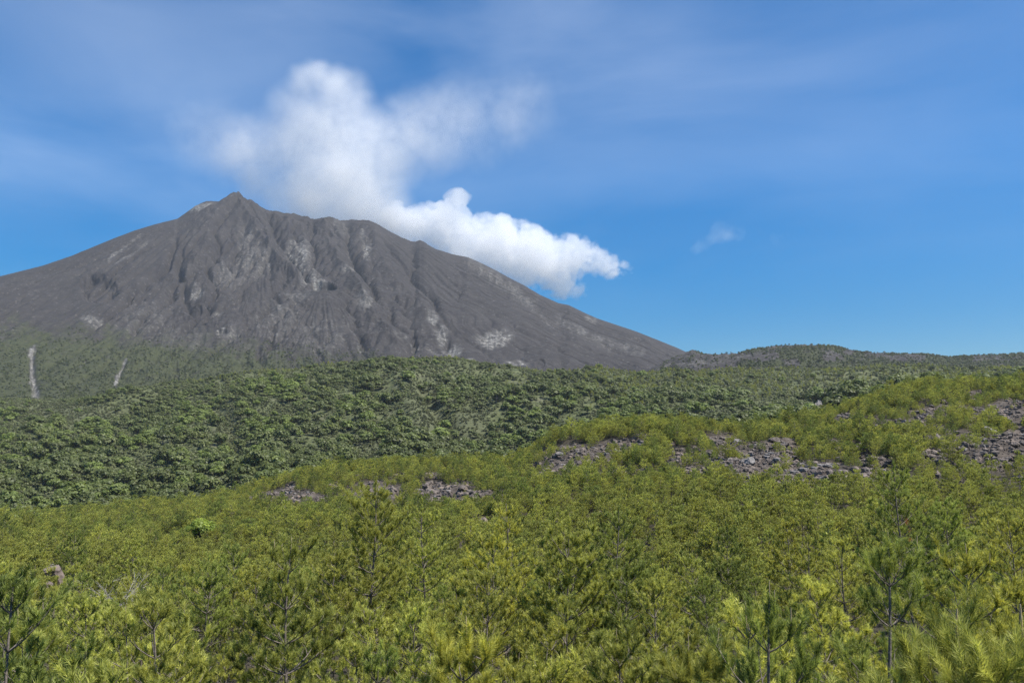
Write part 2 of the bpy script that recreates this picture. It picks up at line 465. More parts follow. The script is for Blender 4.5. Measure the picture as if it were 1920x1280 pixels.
# lower parts of the right flank are crossed by broader swells
dz += zoneR * keep * 9 * fbm(PX / 75, PY / 60, 3, 91) * sstep(560, 640, PY)
# middle: blocky, gullied
a_, r_ = fan(470, 380, 12, 101, 4, .12)
dz += zoneM * keep * a_ * 3.0 * sstep(30, 120, r_)
dz += zoneM * keep * (9 * ridged(Xv / 90, Yv / 110, 3, 111) + 3.0 * fbm(Xv / 22, Yv / 22, 3, 115))
dz += keep * (.4 + .8 * zoneM) * fbm(Xv / 9, Yv / 9, 2, 119)
# fans of debris below the pit and below the main ridge
for (ax, ay, x0, x1, f, am) in ((606, 548, 520, 720, 13, 3.2), (488, 455, 400, 560, 14, 3), (330, 560, 200, 400, 10, 2.6), (520, 560, 430, 600, 16, 2.4)):
    a_, r_ = fan(ax, ay, f, int(ax), 3, .08)
    wgt = sstep(12, 60, r_) * (1 - sstep(130, 210, r_)) * sstep(ay, ay + 20, PY) * (1 - sstep(.75, 1.15, abs(np.arctan2(PX - ax, PY - ay))))
    dz += keep * wgt * a_ * am * (1 - zoneR * .7)
    if ax in (606, 488): dz += keep * 22 * np.exp(-((PX - ax) / 42) ** 2 - ((PY - ay - 26) / 34) ** 2)
def ridge(pts, wl, wr, h, jag=.5):
    d, s, f = line(pts)
    wd = np.where(s > 0, wl, wr)
    return keep * h * np.exp(-d / wd) * (1 + jag * fbm(PX / 12, PY / 12, 3, 131)) * sstep(0, .05, f) * (1 - sstep(.85, 1, f))
dz += ridge([(441, 362), (462, 415), (492, 470), (535, 515), (575, 545)], 36, 15, 34)
dz += ridge([(500, 395), (540, 420), (560, 428), (588, 440)], 8, 12, 14)
dz += ridge([(608, 408), (606, 445), (640, 500), (672, 545), (700, 600), (760, 660)], 18, 18, 20)
dz += ridge([(690, 414), (705, 470), (740, 520), (800, 590), (850, 640)], 16, 20, 9)
dz += ridge([(435, 370), (400, 420), (385, 470), (330, 560)], 24, 24, 20)
dz += ridge([(425, 500), (380, 540), (370, 560)], 12, 18, 9)
def cut(pts, wid, dep):
    d, s, f = line(pts)
    return -keep * dep * np.exp(-(d / wid) ** 2) * sstep(0, .08, f) * (1 - sstep(.9, 1, f))
dz += cut([(500, 400), (525, 450), (555, 495), (585, 540)], 13, 22)
dz += cut([(655, 415), (650, 450), (668, 500), (700, 545)], 9, 12)
dz += cut([(330, 445), (318, 480), (305, 505), (280, 522), (245, 545), (238, 560)], 4.5, 15)
dz += cut([(345, 455), (335, 500), (350, 560), (365, 590)], 6, 13)
dz += cut([(400, 460), (380, 490), (372, 515)], 6, 5)
dz += cut([(716, 450), (770, 520), (820, 580), (860, 640)], 6, 8)
dz += cut([(800, 590), (830, 630), (860, 672), (880, 690)], 8, 8)
dz += cut([(60, 655), (62, 700), (68, 745)], 7, 8) + cut([(232, 670), (222, 715)], 5, 6)
def hollow(cx, cy, rx, ry, dep, rimup):
    e = np.hypot((WX - cx) / rx, (WY - cy) / ry) + .22 * fbm(PX / 11, PY / 8, 3, int(cx))
    top = sstep(.25, -.6, (WY - cy) / ry)
    return keep * (-dep * (1 - sstep(.72, 1.0, e)) + rimup * np.exp(-((e - 1.05) / .16) ** 2) * top)
dz += hollow(186, 540, 38, 30, 15, 5)
dz += hollow(604, 549, 25, 13, 24, 8)
dz += hollow(597, 447, 26, 12, 12, 4)
dz += hollow(368, 583, 14, 8, 8, 3)
dz += hollow(412, 626, 18, 9, 12, 3)
dz += hollow(400, 480, 17, 10, 5, 2)
dz += hollow(1015, 682, 13, 7, 4, 1.5)
dz += hollow(700, 590, 20, 12, 4, 2)
Zv = Zv + dz
# running water: ravines that branch uphill, cut along the true fall lines
CELL = 7.0
gx = np.arange(-2300, 1500, CELL); gy = np.arange(1125, 2790, CELL)
GXX, GYY = np.meshgrid(gx, gy)
def to_grid(A):
    out = np.zeros(GXX.shape)
    for r_i, y in enumerate(gy):
        f = np.interp(y, yrow, np.arange(len(yrow))); i0 = min(int(f), len(yrow) - 2); f -= i0
        row = A[i0] * (1 - f) + A[i0 + 1] * f
        out[r_i] = np.interp(gx / y, vt, row)
    return out
H0 = to_grid(Zv); KP = to_grid(keep); ZM = to_grid(zoneM); ZR = to_grid(zoneR)
H = H0 + 1.6 * fbm(GXX / 16, GYY / 16, 3, 301)
nr_, nc_ = H.shape
ero = (.30 + .44 * ZM - .08 * ZR) * KP * (.5 + 1.0 * vn(GXX / 170, GYY / 230, 303)) * (1 - .35 * sstep(420, 250, H0) * ZM)
ids = np.arange(nr_ * nc_).reshape(nr_, nc_)
OFF = [(-1, -1), (-1, 0), (-1, 1), (0, -1), (0, 1), (1, -1), (1, 0), (1, 1)]
for it in range(14):
    Hp = np.pad(H, 1, mode='edge')
    best = np.zeros(H.shape); rec = ids.copy()
    for (a, b) in OFF:
        sl = (H - Hp[1 + a:1 + a + nr_, 1 + b:1 + b + nc_]) / (CELL * math.hypot(a, b))
        tgt = np.clip(np.arange(nr_) + a, 0, nr_ - 1)[:, None] * nc_ + np.clip(np.arange(nc_) + b, 0, nc_ - 1)[None]
        m_ = sl > best
        best = np.where(m_, sl, best); rec = np.where(m_, tgt, rec)
    order_ = np.argsort(-H.ravel()).tolist(); rc = rec.ravel().tolist(); acc = [1.0] * (nr_ * nc_)
    for q in order_:
        t_ = rc[q]
        if t_ != q: acc[t_] += acc[q]
    A_ = np.minimum(np.array(acc).reshape(H.shape), 900)
    H = H - ero * .55 * np.minimum(best, 1.0) * A_ ** .45
    Hp = np.pad(H, 1, mode='edge')
    lap = (Hp[:-2, 1:-1] + Hp[2:, 1:-1] + Hp[1:-1, :-2] + Hp[1:-1, 2:]) / 4 - H
    H = H + .10 * lap * KP
D_ = H - H0
D_ = D_ - np.minimum(0, np.median(D_[KP > .5]))            # keep the mean level
D_ = np.clip(D_, -26, 8) * KP
fy = (Yv - gy[0]) / CELL; fx = (Xv - gx[0]) / CELL
ok_ = (fy >= 0) & (fy < nr_ - 1) & (fx >= 0) & (fx < nc_ - 1)
fy = np.clip(fy, 0, nr_ - 1.001); fx = np.clip(fx, 0, nc_ - 1.001)
iy = fy.astype(int); ix = fx.astype(int); fy -= iy; fx -= ix
DD = (D_[iy, ix] * (1 - fx) + D_[iy, ix + 1] * fx) * (1 - fy) + (D_[iy + 1, ix] * (1 - fx) + D_[iy + 1, ix + 1] * fx) * fy
DD = np.where(ok_, DD, 0) * keep
Zv = Zv + DD
cutv = np.clip(-DD / 14, 0, 1)
rj = np.zeros(VC)
cols_ = np.arange(VC)
for q in (-2, -1, 0, 1, 2): Zv[imax + q, cols_] += 2.2 * fbm(vpx / 5, vpx * 0, 3, 141) * np.interp(vpx, [330, 345, 480, 640, 700, 800], [.3, 1, 1, 1, .5, .2])

# rock and plant colours, with some shade painted in by the dark mask
def blob(cx, cy, rx, ry, e=1.0):
    return 1 - sstep(.35, 1.1, np.hypot((WX - cx) / rx, (WY - cy) / ry))
pale = np.zeros_like(Zv)
brk = fbm(PX / 4, PY / 10, 4, 151)
for (cx, cy, rx, ry, k) in ((562, 478, 30, 34, 1), (580, 520, 26, 28, .9), (592, 537, 24, 9, 1.1), (684, 470, 9, 26, 1), (676, 440, 7, 14, .7), (655, 460, 6, 20, .5), (660, 515, 30, 10, .6), (685, 575, 22, 20, .6), (560, 560, 30, 14, .45),
                            (930, 635, 44, 15, 1.15), (812, 600, 14, 14, 1), (828, 628, 16, 18, 1), (846, 655, 22, 14, 1), (870, 675, 26, 7, 1), (970, 682, 26, 9, .9), (405, 588, 12, 8, .9), (372, 552, 14, 12, .8), (413, 618, 14, 6, .8), (430, 630, 30, 20, .5),
                            (480, 500, 45, 30, .45), (430, 520, 40, 30, .4), (460, 455, 20, 30, .35), (165, 597, 14, 8, .8), (180, 600, 16, 12, .5), (380, 388, 32, 10, 1.0), (440, 368, 10, 6, .5), (640, 430, 30, 20, .25), (600, 640, 60, 40, .3), (520, 600, 60, 40, .3), (270, 600, 60, 40, .25), (345, 640, 60, 30, .25)):
    pale = np.maximum(pale, k * blob(cx, cy, rx, ry) * (.55 + 1.1 * np.clip(brk + .25, 0, 1)))
def strk(pts, wid, k):
    d, s, f = line(pts)
    return k * np.exp(-(d / (wid * (.8 + .5 * fbm(PX / 9, PY / 7, 2, 157)))) ** 2) * (.6 + .9 * brk)
for pts, wid, k in (([(60, 655), (62, 700), (70, 745)], 7, 2.2), ([(235, 665), (228, 690), (218, 722)], 3.5, 1.7), ([(160, 672), (150, 692)], 2.5, .7), ([(346, 620), (343, 660)], 2, .6), ([(300, 680), (298, 692)], 2, .9), ([(450, 680), (462, 696)], 4, .9),
                    ([(263, 440), (235, 465), (200, 490)], 3.5, .75), ([(280, 452), (250, 478), (215, 495)], 3, .6), ([(590, 600), (585, 660)], 2.5, .7), ([(605, 605), (604, 665)], 2.5, .6), ([(620, 605), (628, 655)], 2.5, .6), ([(565, 600), (556, 660)], 2.5, .5), ([(515, 620), (517, 675)], 3, .7), ([(650, 610), (680, 665)], 2.5, .5),
                    ([(885, 490), (930, 525), (990, 565)], 12, .62), ([(1050, 600), (1095, 625), (1140, 655)], 9, .5), ([(1130, 640), (1200, 665)], 12, .35), ([(1000, 580), (1040, 610)], 6, .3), ([(1100, 594), (1118, 601)], 4, 1.0), ([(740, 635), (800, 650), (850, 680)], 5, .4)):
    pale = np.maximum(pale, strk(pts, wid, k))
pale = np.clip(pale * np.where((PX > 240) & (PX < 760) & (PY > 405), .72, 1), 0, 1)
gn = fbm(PX / 26, PY / 18, 4, 161)
glim = np.interp(PX, [-500, 0, 150, 300, 420, 560, 700, 800, 860, 1600], [560, 585, 600, 610, 625, 640, 660, 690, 720, 760])
green = np.clip(sstep(-20, 70, PY - glim + 36 * gn), 0, 1) * (1 - np.clip(pale, 0, 1) * .85)
dark = np.clip(.35 * zoneM * sstep(0, .5, fbm(PX / 30, PY / 26, 3, 171)) + .9 * blob(188, 516, 36, 9) + .8 * blob(300, 500, 9, 40) + .6 * blob(265, 535, 26, 9) + .5 * blob(400, 470, 30, 14) + .5 * blob(395, 615, 40, 16) + .3 * zoneR * blob(760, 510, 90, 80) + .4 * blob(545, 450, 40, 50), 0, 1)  # mottled rock tone, plus painted shade at scarp rims, gully banks and hollows
VA = np.stack([pale, green, dark], -1)

def volcano_mat():
    t = NT('volcano_ash')
    at_ = t.n('ShaderNodeAttribute', attribute_name='zone')
    sep = t.n('ShaderNodeSeparateColor', ins={0: at_.outputs['Color']})
    geo = t.n('ShaderNodeNewGeometry'); pos = geo.outputs['Position']
    n1 = t.noise(pos, .13, 5, .75); n2 = t.noise(pos, .012, 5, .6); n3 = t.noise(pos, .05, 7, .72)
    ash = t.mix(t.ramp(n2, .35, .65), (.027, .0238, .0235), (.040, .0358, .0345))
    ash = t.mix(t.math('MULTIPLY', t.ramp(n3, .40, .66), .45), ash, (.060, .0545, .052))
    ash = t.mix(t.math('MULTIPLY', sep.outputs[2], .55), ash, (.024, .022, .024))
    # scattered pale blocks
    spk = t.ramp(n1, .585, .66)
    ash = t.mix(t.math('MULTIPLY', spk, .65), ash, (.17, .162, .15))
    pl = t.mix(t.ramp(n1, .44, .62), (.085, .081, .076), (.29, .28, .255))
    pm = t.math('MULTIPLY', sep.outputs[0], t.math('MULTIPLY_ADD', t.ramp(n3, .39, .57), 1.1, .16), clamp=True)
    pm = t.math('MAXIMUM', pm, t.math('MULTIPLY', t.ramp(sep.outputs[0], .8, .98), .75))
    c = t.mix(pm, ash, pl)
    gg = t.mix(t.ramp(n1, .36, .62), (.028, .033, .016), (.058, .064, .029))
    gm = t.math('MULTIPLY', sep.outputs[1], t.ramp(t.math('ADD', n3, t.math('MULTIPLY', sep.outputs[1], .22)), .48, .68), clamp=True)
    c = t.mix(gm, c, gg)
    b = t.n('ShaderNodeBump', ins={'Strength': .6, 'Distance': 5.0, 'Height': n3})
    p = t.n('ShaderNodeBsdfPrincipled', ins={'Base Color': c, 'Roughness': .95, 'Normal': b.outputs[0], 'Specular IOR Level': .15})
    return t.out(p.outputs[0])
v = link('volcano', grid_mesh('volcano', Xv, Yv, Zv, volcano_mat(), {'zone': VA}))
tag(v, 'grey ash covered volcano with a pointed summit and gullied flanks', 'volcano', kind='structure')

def grid_lookup(arr, tg, Yarr, x, y):
    """value of a (row, column) grid at x, y, columns even in x/y"""
    t = x / y
    ci = np.clip((t - tg[0]) / (tg[-1] - tg[0]) * (len(tg) - 1), 0, len(tg) - 1).round().astype(int)
    out = np.zeros(len(x))
    for c in np.unique(ci):
        m = ci == c
        out[m] = np.interp(y[m], Yarr[:, c], arr[:, c])
    return out

# ------------------------------------------------------------------ far lava hill on the right
HSKY = [(900, 745), (1100, 728), (1180, 704), (1225, 690), (1262, 672), (1285, 661), (1300, 656), (1320, 663), (1355, 663.5), (1385, 662), (1415, 654), (1460, 648), (1500, 645), (1545, 647), (1590, 655), (1635, 661), (1680, 663), (1730, 664),
        (1780, 670), (1835, 666), (1885, 665), (1920, 662), (2100, 668), (2500, 690)]
HC, HR = 620, 200
ht = np.linspace(ts(950, 640)[0], ts(2500, 640)[0], HC); hpx = 960 + ht * F
hy = 1540 + 60 * np.sin(hpx / 130)
hz = np.interp(ht, *curve(HSKY)) * hy
hy0 = np.full(HC, 1060.); hz0 = np.interp(ht, *curve([(900, 760), (1300, 722), (1700, 722), (2500, 722)])) * hy0
uu = np.linspace(0, 1, HR - 40)[:, None]; ub = np.linspace(0, 1, 41)[1:, None]
Yh = np.concatenate([hy0 + (hy - hy0) * uu, hy + ub * 400])
Zh = np.concatenate([hz0 + (hz - hz0) * uu ** .9, hz - ub * 90 - ub ** 2 * 60])
Xh = ht[None] * Yh
PXh, PYh = proj(Xh, Yh, Zh)
kh = np.concatenate([1 - .85 * uu ** 6 + 0 * hy, 0 * (ub + hy)])
Zh = Zh + kh * (7 * ridged(Xh / 70, Yh / 70, 4, 201) + 2.5 * fbm(Xh / 12, Yh / 12, 3, 205))
Zh[150:175] += 1.8 * fbm(hpx / 6, hpx * 0, 3, 207)[None]
hgreen = np.clip(sstep(-.15, .35, fbm(PXh / 40, PYh / 14, 4, 211) + .25 * sstep(1450, 1650, PXh) + .5 * sstep(672, 700, PYh) - .35 * (1 - sstep(1330, 1450, PXh))), 0, 1)
hpale = np.clip(1 - hgreen, 0, 1) * np.clip(.5 + fbm(PXh / 20, PYh / 6, 3, 215), 0, 1) * .22
HA = np.stack([hpale, hgreen, 0 * hgreen], -1)
h_ = link('hill', grid_mesh('hill', Xh, Yh, Zh, v.data.materials[0], {'zone': HA}))
tag(h_, 'low rubbly lava hill spotted with shrubs right of the volcano', 'hill', kind='structure')

# ------------------------------------------------------------------ plants
def unit(a): return a / (np.linalg.norm(a, axis=-1, keepdims=True) + 1e-9)

def blades(buf, P, D, n, length, width, spread, rg, shoot=.12, m=0, tint=(0, 1), droop=0):
    """needles: n thin triangles round each shoot at P along D"""
    P = np.repeat(P, n, 0); D0 = unit(np.repeat(D, n, 0)); k = len(P)
    rv = unit(rg.normal(size=(k, 3)))
    side = unit(np.cross(D0, rv))
    ang = rg.uniform(spread[0], spread[1], (k, 1))
    d = unit(D0 * np.cos(ang) + side * np.sin(ang)); d[:, 2] -= droop
    along = rg.uniform(-1, .25, (k, 1))
    base = P + D0 * along * shoot
    L = length * rg.uniform(.7, 1.15, (k, 1))
    wv = unit(np.cross(d, unit(rg.normal(size=(k, 3))))) * width * .5
    V = np.stack([base - wv, base + wv, base + d * L], 1).reshape(-1, 3)
    tv = np.repeat(rg.uniform(tint[0], tint[1], (len(P) // n, 1)), n, 0)
    tv = np.clip(tv + rg.uniform(-.22, .22, (k, 1)) + .25 * along, 0, 1)
    buf.add(V, np.arange(3 * k), np.full(k, 3), m, np.repeat(tv, 3, 0))

def pine(seed, h, spread=.42, n=34, nl=.13, nw=.008, sub=1.0, clear=.12, bush=1.0, internode=.52, tubes=True, k=5, tip_up=.55, m_crown=None, shoot=None):
    """a young black pine: trunk with yearly whorls of rising limbs, a needle brush on every shoot"""
    rg = np.random.default_rng(seed)
    wood = Buf(); crown = Buf()
    nz = max(4, int(h / internode))
    zs = np.linspace(0, 1, nz + 1)
    lean = rg.normal(0, .025, 2) * h
    ph = rg.uniform(0, 6.28, 2)
    def axis(f): return np.array([lean[0] * f ** 2 + .012 * h * math.sin(5 * f + ph[0]), lean[1] * f ** 2 + .012 * h * math.sin(4.3 * f + ph[1]), h * f])
    r0 = .0075 * h + .008
    wood.tube([axis(f) for f in np.linspace(-.04, .985, 14)], np.linspace(r0, .008 + .001 * h, 14), k + 2)
    P, D = [], []
    for i in range(1, nz):
        f = zs[i] + rg.uniform(-.2, .2) / nz
        if f < clear or f > .91: continue
        d = h * (1 - f)
        L0 = min(spread * h * .9, .30 + .62 * d ** .82 * spread / .42)
        if f < .3: L0 *= .6 + .4 * (f - clear) / (.3 - clear + 1e-6)
        nb = rg.integers(4, 7)
        a0 = rg.uniform(0, 6.28)
        for b in range(nb):
            az = a0 + b * 6.283 / nb + rg.uniform(-.35, .35)
            L = L0 * rg.uniform(.62, 1.15)
            el = math.radians(18 + 40 * f ** 1.4 + rg.uniform(-9, 9))
            out = np.array([math.cos(az), math.sin(az), 0])
            s = np.linspace(0, 1, 6)[:, None]
            bend = rg.uniform(-.10, .10)
            sidev = np.array([-out[1], out[0], 0])
            pts = axis(f) + out * L * s * math.cos(el) + np.array([0, 0, 1]) * L * (s * math.sin(el) * .55 + s ** 2.2 * tip_up * (.35 + .4 * math.sin(el))) + sidev * bend * L * np.sin(s * 3)
            if tubes: wood.tube(pts, np.linspace(.006 + .0085 * L, .004, 6), k - 1)
            dirs = unit(np.gradient(pts, axis=0))
            P.append(pts[-1]); D.append(dirs[-1] * .6 + [0, 0, .5])
            ns = max(1, int(L / .20 * sub))
            for q in range(ns):
                u_ = .28 + .68 * (q + rg.uniform(.1, .9)) / ns
                j = min(4, int(u_ * 5)); fr = u_ * 5 - j
                p0 = pts[j] * (1 - fr) + pts[j + 1] * fr
                sg = 1 if (q % 2) else -1
                l2 = (.16 + .34 * L * (1 - u_ * .75)) * rg.uniform(.55, 1.1)
                dd = unit(dirs[j] * .75 + sidev * sg * rg.uniform(.5, 1.0) + np.array([0, 0, rg.uniform(.15, .65)]))
                p1 = p0 + dd * l2 * .55; p2 = p1 + unit(dd + np.array([0, 0, .45])) * l2 * .45
                if tubes: wood.tube([p0, p1, p2], [.006 + .003 * L, .005, .003], 3)
                P.append(p2); D.append(dd * .5 + np.array([0, 0, .6]))
                for e in range(int(l2 / .13 * bush + rg.random())):
                    v_ = rg.uniform(.35, .9)
                    q1 = p0 + (p2 - p0) * v_
                    d3 = unit(dd * .6 + rg.normal(0, .5, 3) + np.array([0, 0, .45]))
                    q2 = q1 + d3 * rg.uniform(.08, .2)
                    P.append(q2); D.append(d3 + np.array([0, 0, .35]))
    # bare dead twigs on the lower stem
    for q in range(int(3 + h * 1.6) if tubes else 0):
        f = rg.uniform(.04, .5); az = rg.uniform(0, 6.28); L = rg.uniform(.3, .28 * h)
        o_ = np.array([math.cos(az), math.sin(az), rg.uniform(-.05, .7)])
        p0 = axis(f); p1 = p0 + o_ * L * .6; p2 = p1 + unit(o_ + rg.normal(0, .3, 3)) * L * .4
        wood.tube([p0, p1, p2], [.011, .008, .003], 3)
    top = axis(1.0)
    top_ = axis(.995)
    for q in range(7):
        P.append(top_ - [0, 0, .075 * q] + rg.normal(0, .015, 3)); D.append(np.array([0, 0, 1.]) + rg.normal(0, .25, 3))
    for q in range(3):
        P.append(top + rg.normal(0, .03, 3) - [0, 0, .12 * q]); D.append(np.array([0, 0, 1.]) + rg.normal(0, .1, 3))
    blades(crown, np.array(P), np.array(D), n, nl, nw, (.25, 1.0), rg, shoot=shoot or nl * 1.1)
    return wood, crown, top

def broadleaf(seed, r, h, nclump, nleaf, size, squash=.8):
    rg = np.random.default_rng(seed)
    wood = Buf(); crown = Buf()
    wood.tube([(0, 0, -.5), (.05 * r, 0, h * .3), (0, .05 * r, h * .62)], [.06 * r, .045 * r, .02 * r], 6)
    for c in range(nclump):
        while True:
            d = rg.uniform(-1, 1, 3)
            if np.linalg.norm(d) < 1 and d[2] > -.55: break
        ctr = np.array([d[0] * r * .72, d[1] * r * .72, h * .60 + d[2] * r * squash * .62])
        cr = r * rg.uniform(.26, .46)
        wood.tube([(0, 0, h * .35), ctr * [.4, .4, .75], ctr], [.025 * r, .018 * r, .008 * r], 4)
        v = unit(rg.normal(size=(nleaf, 3)))
        v[:, 2] = np.where(v[:, 2] < -.35, -v[:, 2], v[:, 2])
        rad = cr * rg.uniform(.7, 1.08, (nleaf, 1))
        p = ctr + v * rad * [1, 1, squash]
        nrm = unit(v + rg.normal(0, .22, (nleaf, 3)) + [0, 0, .25])
        a = unit(np.cross(nrm, unit(rg.normal(size=(nleaf, 3))))); b = np.cross(nrm, a)
        s = size * rg.uniform(.55, 1.2, (nleaf, 1)) * .5
        V = np.stack([p - a * s, p - b * s * .7, p + a * s, p + b * s * .7], 1).reshape(-1, 3)
        tv = np.clip(rg.uniform(.1, .9) + rg.uniform(-.3, .3, (nleaf, 1)), 0, 1)
        crown.add(V, np.arange(4 * nleaf), np.full(nleaf, 4), 0, np.repeat(tv, 4, 0))
    return wood, crown

def merged(name, wood, crown, m_crown):
    b = Buf()
    for s, m in ((wood, 0), (crown, 1)):
        if s is None: continue
        for V, Fa, N, A in zip(s.V, s.F, s.N, s.A):
            pass
    nv = 0
    V = np.concatenate(wood.V + crown.V); Fa = np.concatenate([np.concatenate(wood.F), np.concatenate(crown.F) + wood.n])
    N = np.concatenate(wood.N + crown.N); A = np.concatenate(wood.A + crown.A)
    M = np.concatenate([np.zeros(sum(map(len, wood.N)), int), np.ones(sum(map(len, crown.N)), int)])
    return mesh_from(name, V, Fa, N, [m_bark, m_crown], {'tint': A}, M)

def scatter(name, pts, rot, scl, idx, protos, label, cat):
    """one object of kind stuff: copies of the proto meshes at the points"""
    me = bpy.data.meshes.new(name)
    me.vertices.add(len(pts)); me.vertices.foreach_set('co', np.ascontiguousarray(pts, np.float32).ravel())
    for nm, typ, a in (('rot', 'FLOAT', rot), ('scl', 'FLOAT', scl), ('idx', 'INT', idx)):
        at_ = me.attributes.new(nm, typ, 'POINT'); at_.data.foreach_set('value', np.ascontiguousarray(a, np.int32 if typ == 'INT' else np.float32))
    o = link(name, me)
    ng = bpy.data.node_groups.new(name, 'GeometryNodeTree')
    ng.interface.new_socket('Geometry', in_out='INPUT', socket_type='NodeSocketGeometry')
    ng.interface.new_socket('Geometry', in_out='OUTPUT', socket_type='NodeSocketGeometry')
    N = ng.nodes; L = ng.links
    gi = N.new('NodeGroupInput'); go = N.new('NodeGroupOutput')
    jn = N.new('GeometryNodeJoinGeometry')
    for i, pm in enumerate(protos):
        po = bpy.data.objects.new(name + '_source', pm)
        oi = N.new('GeometryNodeObjectInfo'); oi.inputs['Object'].default_value = po
        g2 = N.new('GeometryNodeGeometryToInstance')
        L.new(oi.outputs['Geometry'], g2.inputs[0]); L.new(g2.outputs[0], jn.inputs[0])
    ip = N.new('GeometryNodeInstanceOnPoints')
    L.new(gi.outputs[0], ip.inputs['Points']); L.new(jn.outputs[0], ip.inputs['Instance'])
    ip.inputs['Pick Instance'].default_value = True
    def attr(nm, typ):
        a = N.new('GeometryNodeInputNamedAttribute'); a.data_type = typ; a.inputs['Name'].default_value = nm
        return [s for s in a.outputs if s.enabled and s.name == 'Attribute'][0]
    L.new(attr('idx', 'INT'), ip.inputs['Instance Index'])
    cx = N.new('ShaderNodeCombineXYZ'); L.new(attr('rot', 'FLOAT'), cx.inputs[2])
    er = N.new('FunctionNodeEulerToRotation'); L.new(cx.outputs[0], er.inputs[0]); L.new(er.outputs[0], ip.inputs['Rotation'])
    c3 = N.new('ShaderNodeCombineXYZ')
    for k in range(3): L.new(attr('scl', 'FLOAT'), c3.inputs[k])
    L.new(c3.outputs[0], ip.inputs['Scale'])
    L.new(ip.outputs[0], go.inputs[0])
    md = o.modifiers.new('scatter', 'NODES'); md.node_group = ng
    return tag(o, label, cat, kind='stuff')

# ---- the pines one can single out: photo column, top row, distance, look
HERO = [  # px, pytop, dist, spread, needles(material), seed, name in labels, label, extra
    (700, 892, 30, .42, 'm', 11, 'the tall forked pine', 'tall open pine with two long forking limbs standing highest in the middle foreground'),
    (545, 1018, 17, .36, 'm', 12, 'the pale-candled pine', 'yellow-green pine with pale upright candles left of the tall forked pine'),
    (1050, 968, 25, .40, 'm', 13, 'the candelabra pine', 'candelabra-shaped pine with pale rising limbs right of centre'),
    (918, 1005, 27, .36, 'g', 14, 'the slim golden pine', 'slim golden-green pine with V-shaped limbs right of the tall forked pine'),
    (955, 928, 42, .30, 'g', 15, 'the golden spire pine', 'narrow golden pine spire rising before the rocky ridge near the centre'),
    (797, 935, 44, .34, 'm', 16, 'the thin bare-topped pine', 'thin open-topped pine just right of the tall forked pine, against the rocks'),
    (1150, 948, 38, .42, 'd', 17, 'the dark tufted pine', 'dark green tufted pine with rounded top behind the candelabra pine'),
    (1176, 1055, 26, .46, 'd', 18, 'the dense dark pine', 'dense dark green pine below and in front of the dark tufted pine'),
    (1365, 985, 46, .36, 'd', 19, 'the flat-tiered pine', 'deep green pine with a rounded tiered crown right of the dense dark pine'),
    (1302, 1040, 35, .44, 'm', 20, 'the wide vase-shaped pine', 'wide vase-shaped pine on a short dark trunk in front of the flat-tiered pine'),
    (1474, 978, 46, .40, 'g', 21, 'the orange-gold pine', 'most orange-gold pine of the foreground, bushy and pointed'),
    (1690, 866, 31, .38, 'd', 22, 'the tallest slender pine', 'tall slender pine on a long grey trunk with a rusty dead sprig, right foreground'),
    (1772, 935, 40, .46, 'd', 23, 'the spreading layered pine', 'spreading dark pine with flat layers right of the tallest slender pine'),
    (1645, 1012, 12.5, .24, 'd', 24, 'the bottle-brush pine', 'young bottle-brush pine with whorls of dark long needles in the right foreground'),
    (1438, 1122, 10.5, .28, 'd', 25, 'the long-candled sapling', 'near sapling with three dark needle brushes and long tan candles'),
    (1545, 1092, 22, .38, 'm', 26, 'the Y-forked pine', 'small pine with a grey Y-shaped fork left of the bottle-brush pine'),
    (1805, 1040, 14, .36, 'g', 27, 'the shining yellow pine', 'shining yellow-needled pine right of the bottle-brush pine'),
    (1895, 958, 36, .44, 'g', 28, 'the right-edge pine', 'brownish gold pine cut by the right edge of the picture'),
    (1790, 1172, 6.2, .34, 'm', 29, 'the candle cluster', 'nearest pine top, a cluster of tan candles over long bright needles'),
    (1905, 1192, 6.0, .34, 'm', 30, 'the corner pine', 'nearest pine top in the bottom right corner with long radiating needles'),
    (140, 1000, 66, .46, 'd', 31, 'the dark layered pine', 'dark layered pine beside the big tan boulder on the far left'),
    (392, 1052, 30, .50, 'd', 32, 'the broad round pine', 'broad round deep green pine left of the pale-candled pine'),
    (440, 1022, 38, .36, 'd', 33, 'the twin-topped pine', 'dark pine with ragged top just behind the broad round pine'),
    (874, 1178, 11.5, .34, 'g', 34, 'the near golden sapling', 'near golden sapling with brush-like tufts at the bottom centre'),
    (50, 1170, 12, .40, 'm', 35, 'the long-limbed pine', 'yellow-green pine with long bare grey limb at the lower left'),
    (248, 1146, 19, .44, 'm', 36, 'the tufty low pine', 'low tufty bright pine in front of the grey dead shrub'),
    (1576, 1012, 33, .34, 'm', 37, 'the small-spired pine', 'slight pine with open spire left of the bottle-brush pine'),
    (1510, 1002, 37, .36, 'm', 38, 'the thin green pine', 'thin green pine between the orange-gold pine and the small-spired pine'),
    (1700, 1215, 9.5, .34, 'm', 39, 'the leaning low pine', 'low near pine with a crooked limb right of the bottle-brush trunk'),
    (1170, 1190, 14, .44, 'm', 40, 'the low bright pine', 'low bright pine in front of the dense dark pine at the bottom'),
    (330, 1200, 15, .46, 'm', 41, 'the bottom-left thicket pine', 'bushy yellow-green pine low at the bottom left of the thicket'),
    (1290, 1222, 12, .38, 'm', 42, 'the brush-tipped pine', 'low brush-tipped pine left of the long-candled sapling'),
    (250, 1010, 62, .46, 'm', 43, 'the olive rounded pine', 'olive rounded pine right of the dark layered pine'),
    (1895, 1085, 17, .40, 'g', 44, 'the ragged yellow pine', 'ragged yellow pine above the corner pine on the right'),
]
NM = {'m': m_needle, 'd': m_needle_deep, 'g': m_needle_gold}
GROUP_P = 'young pines of the foreground thicket'
heroes = []
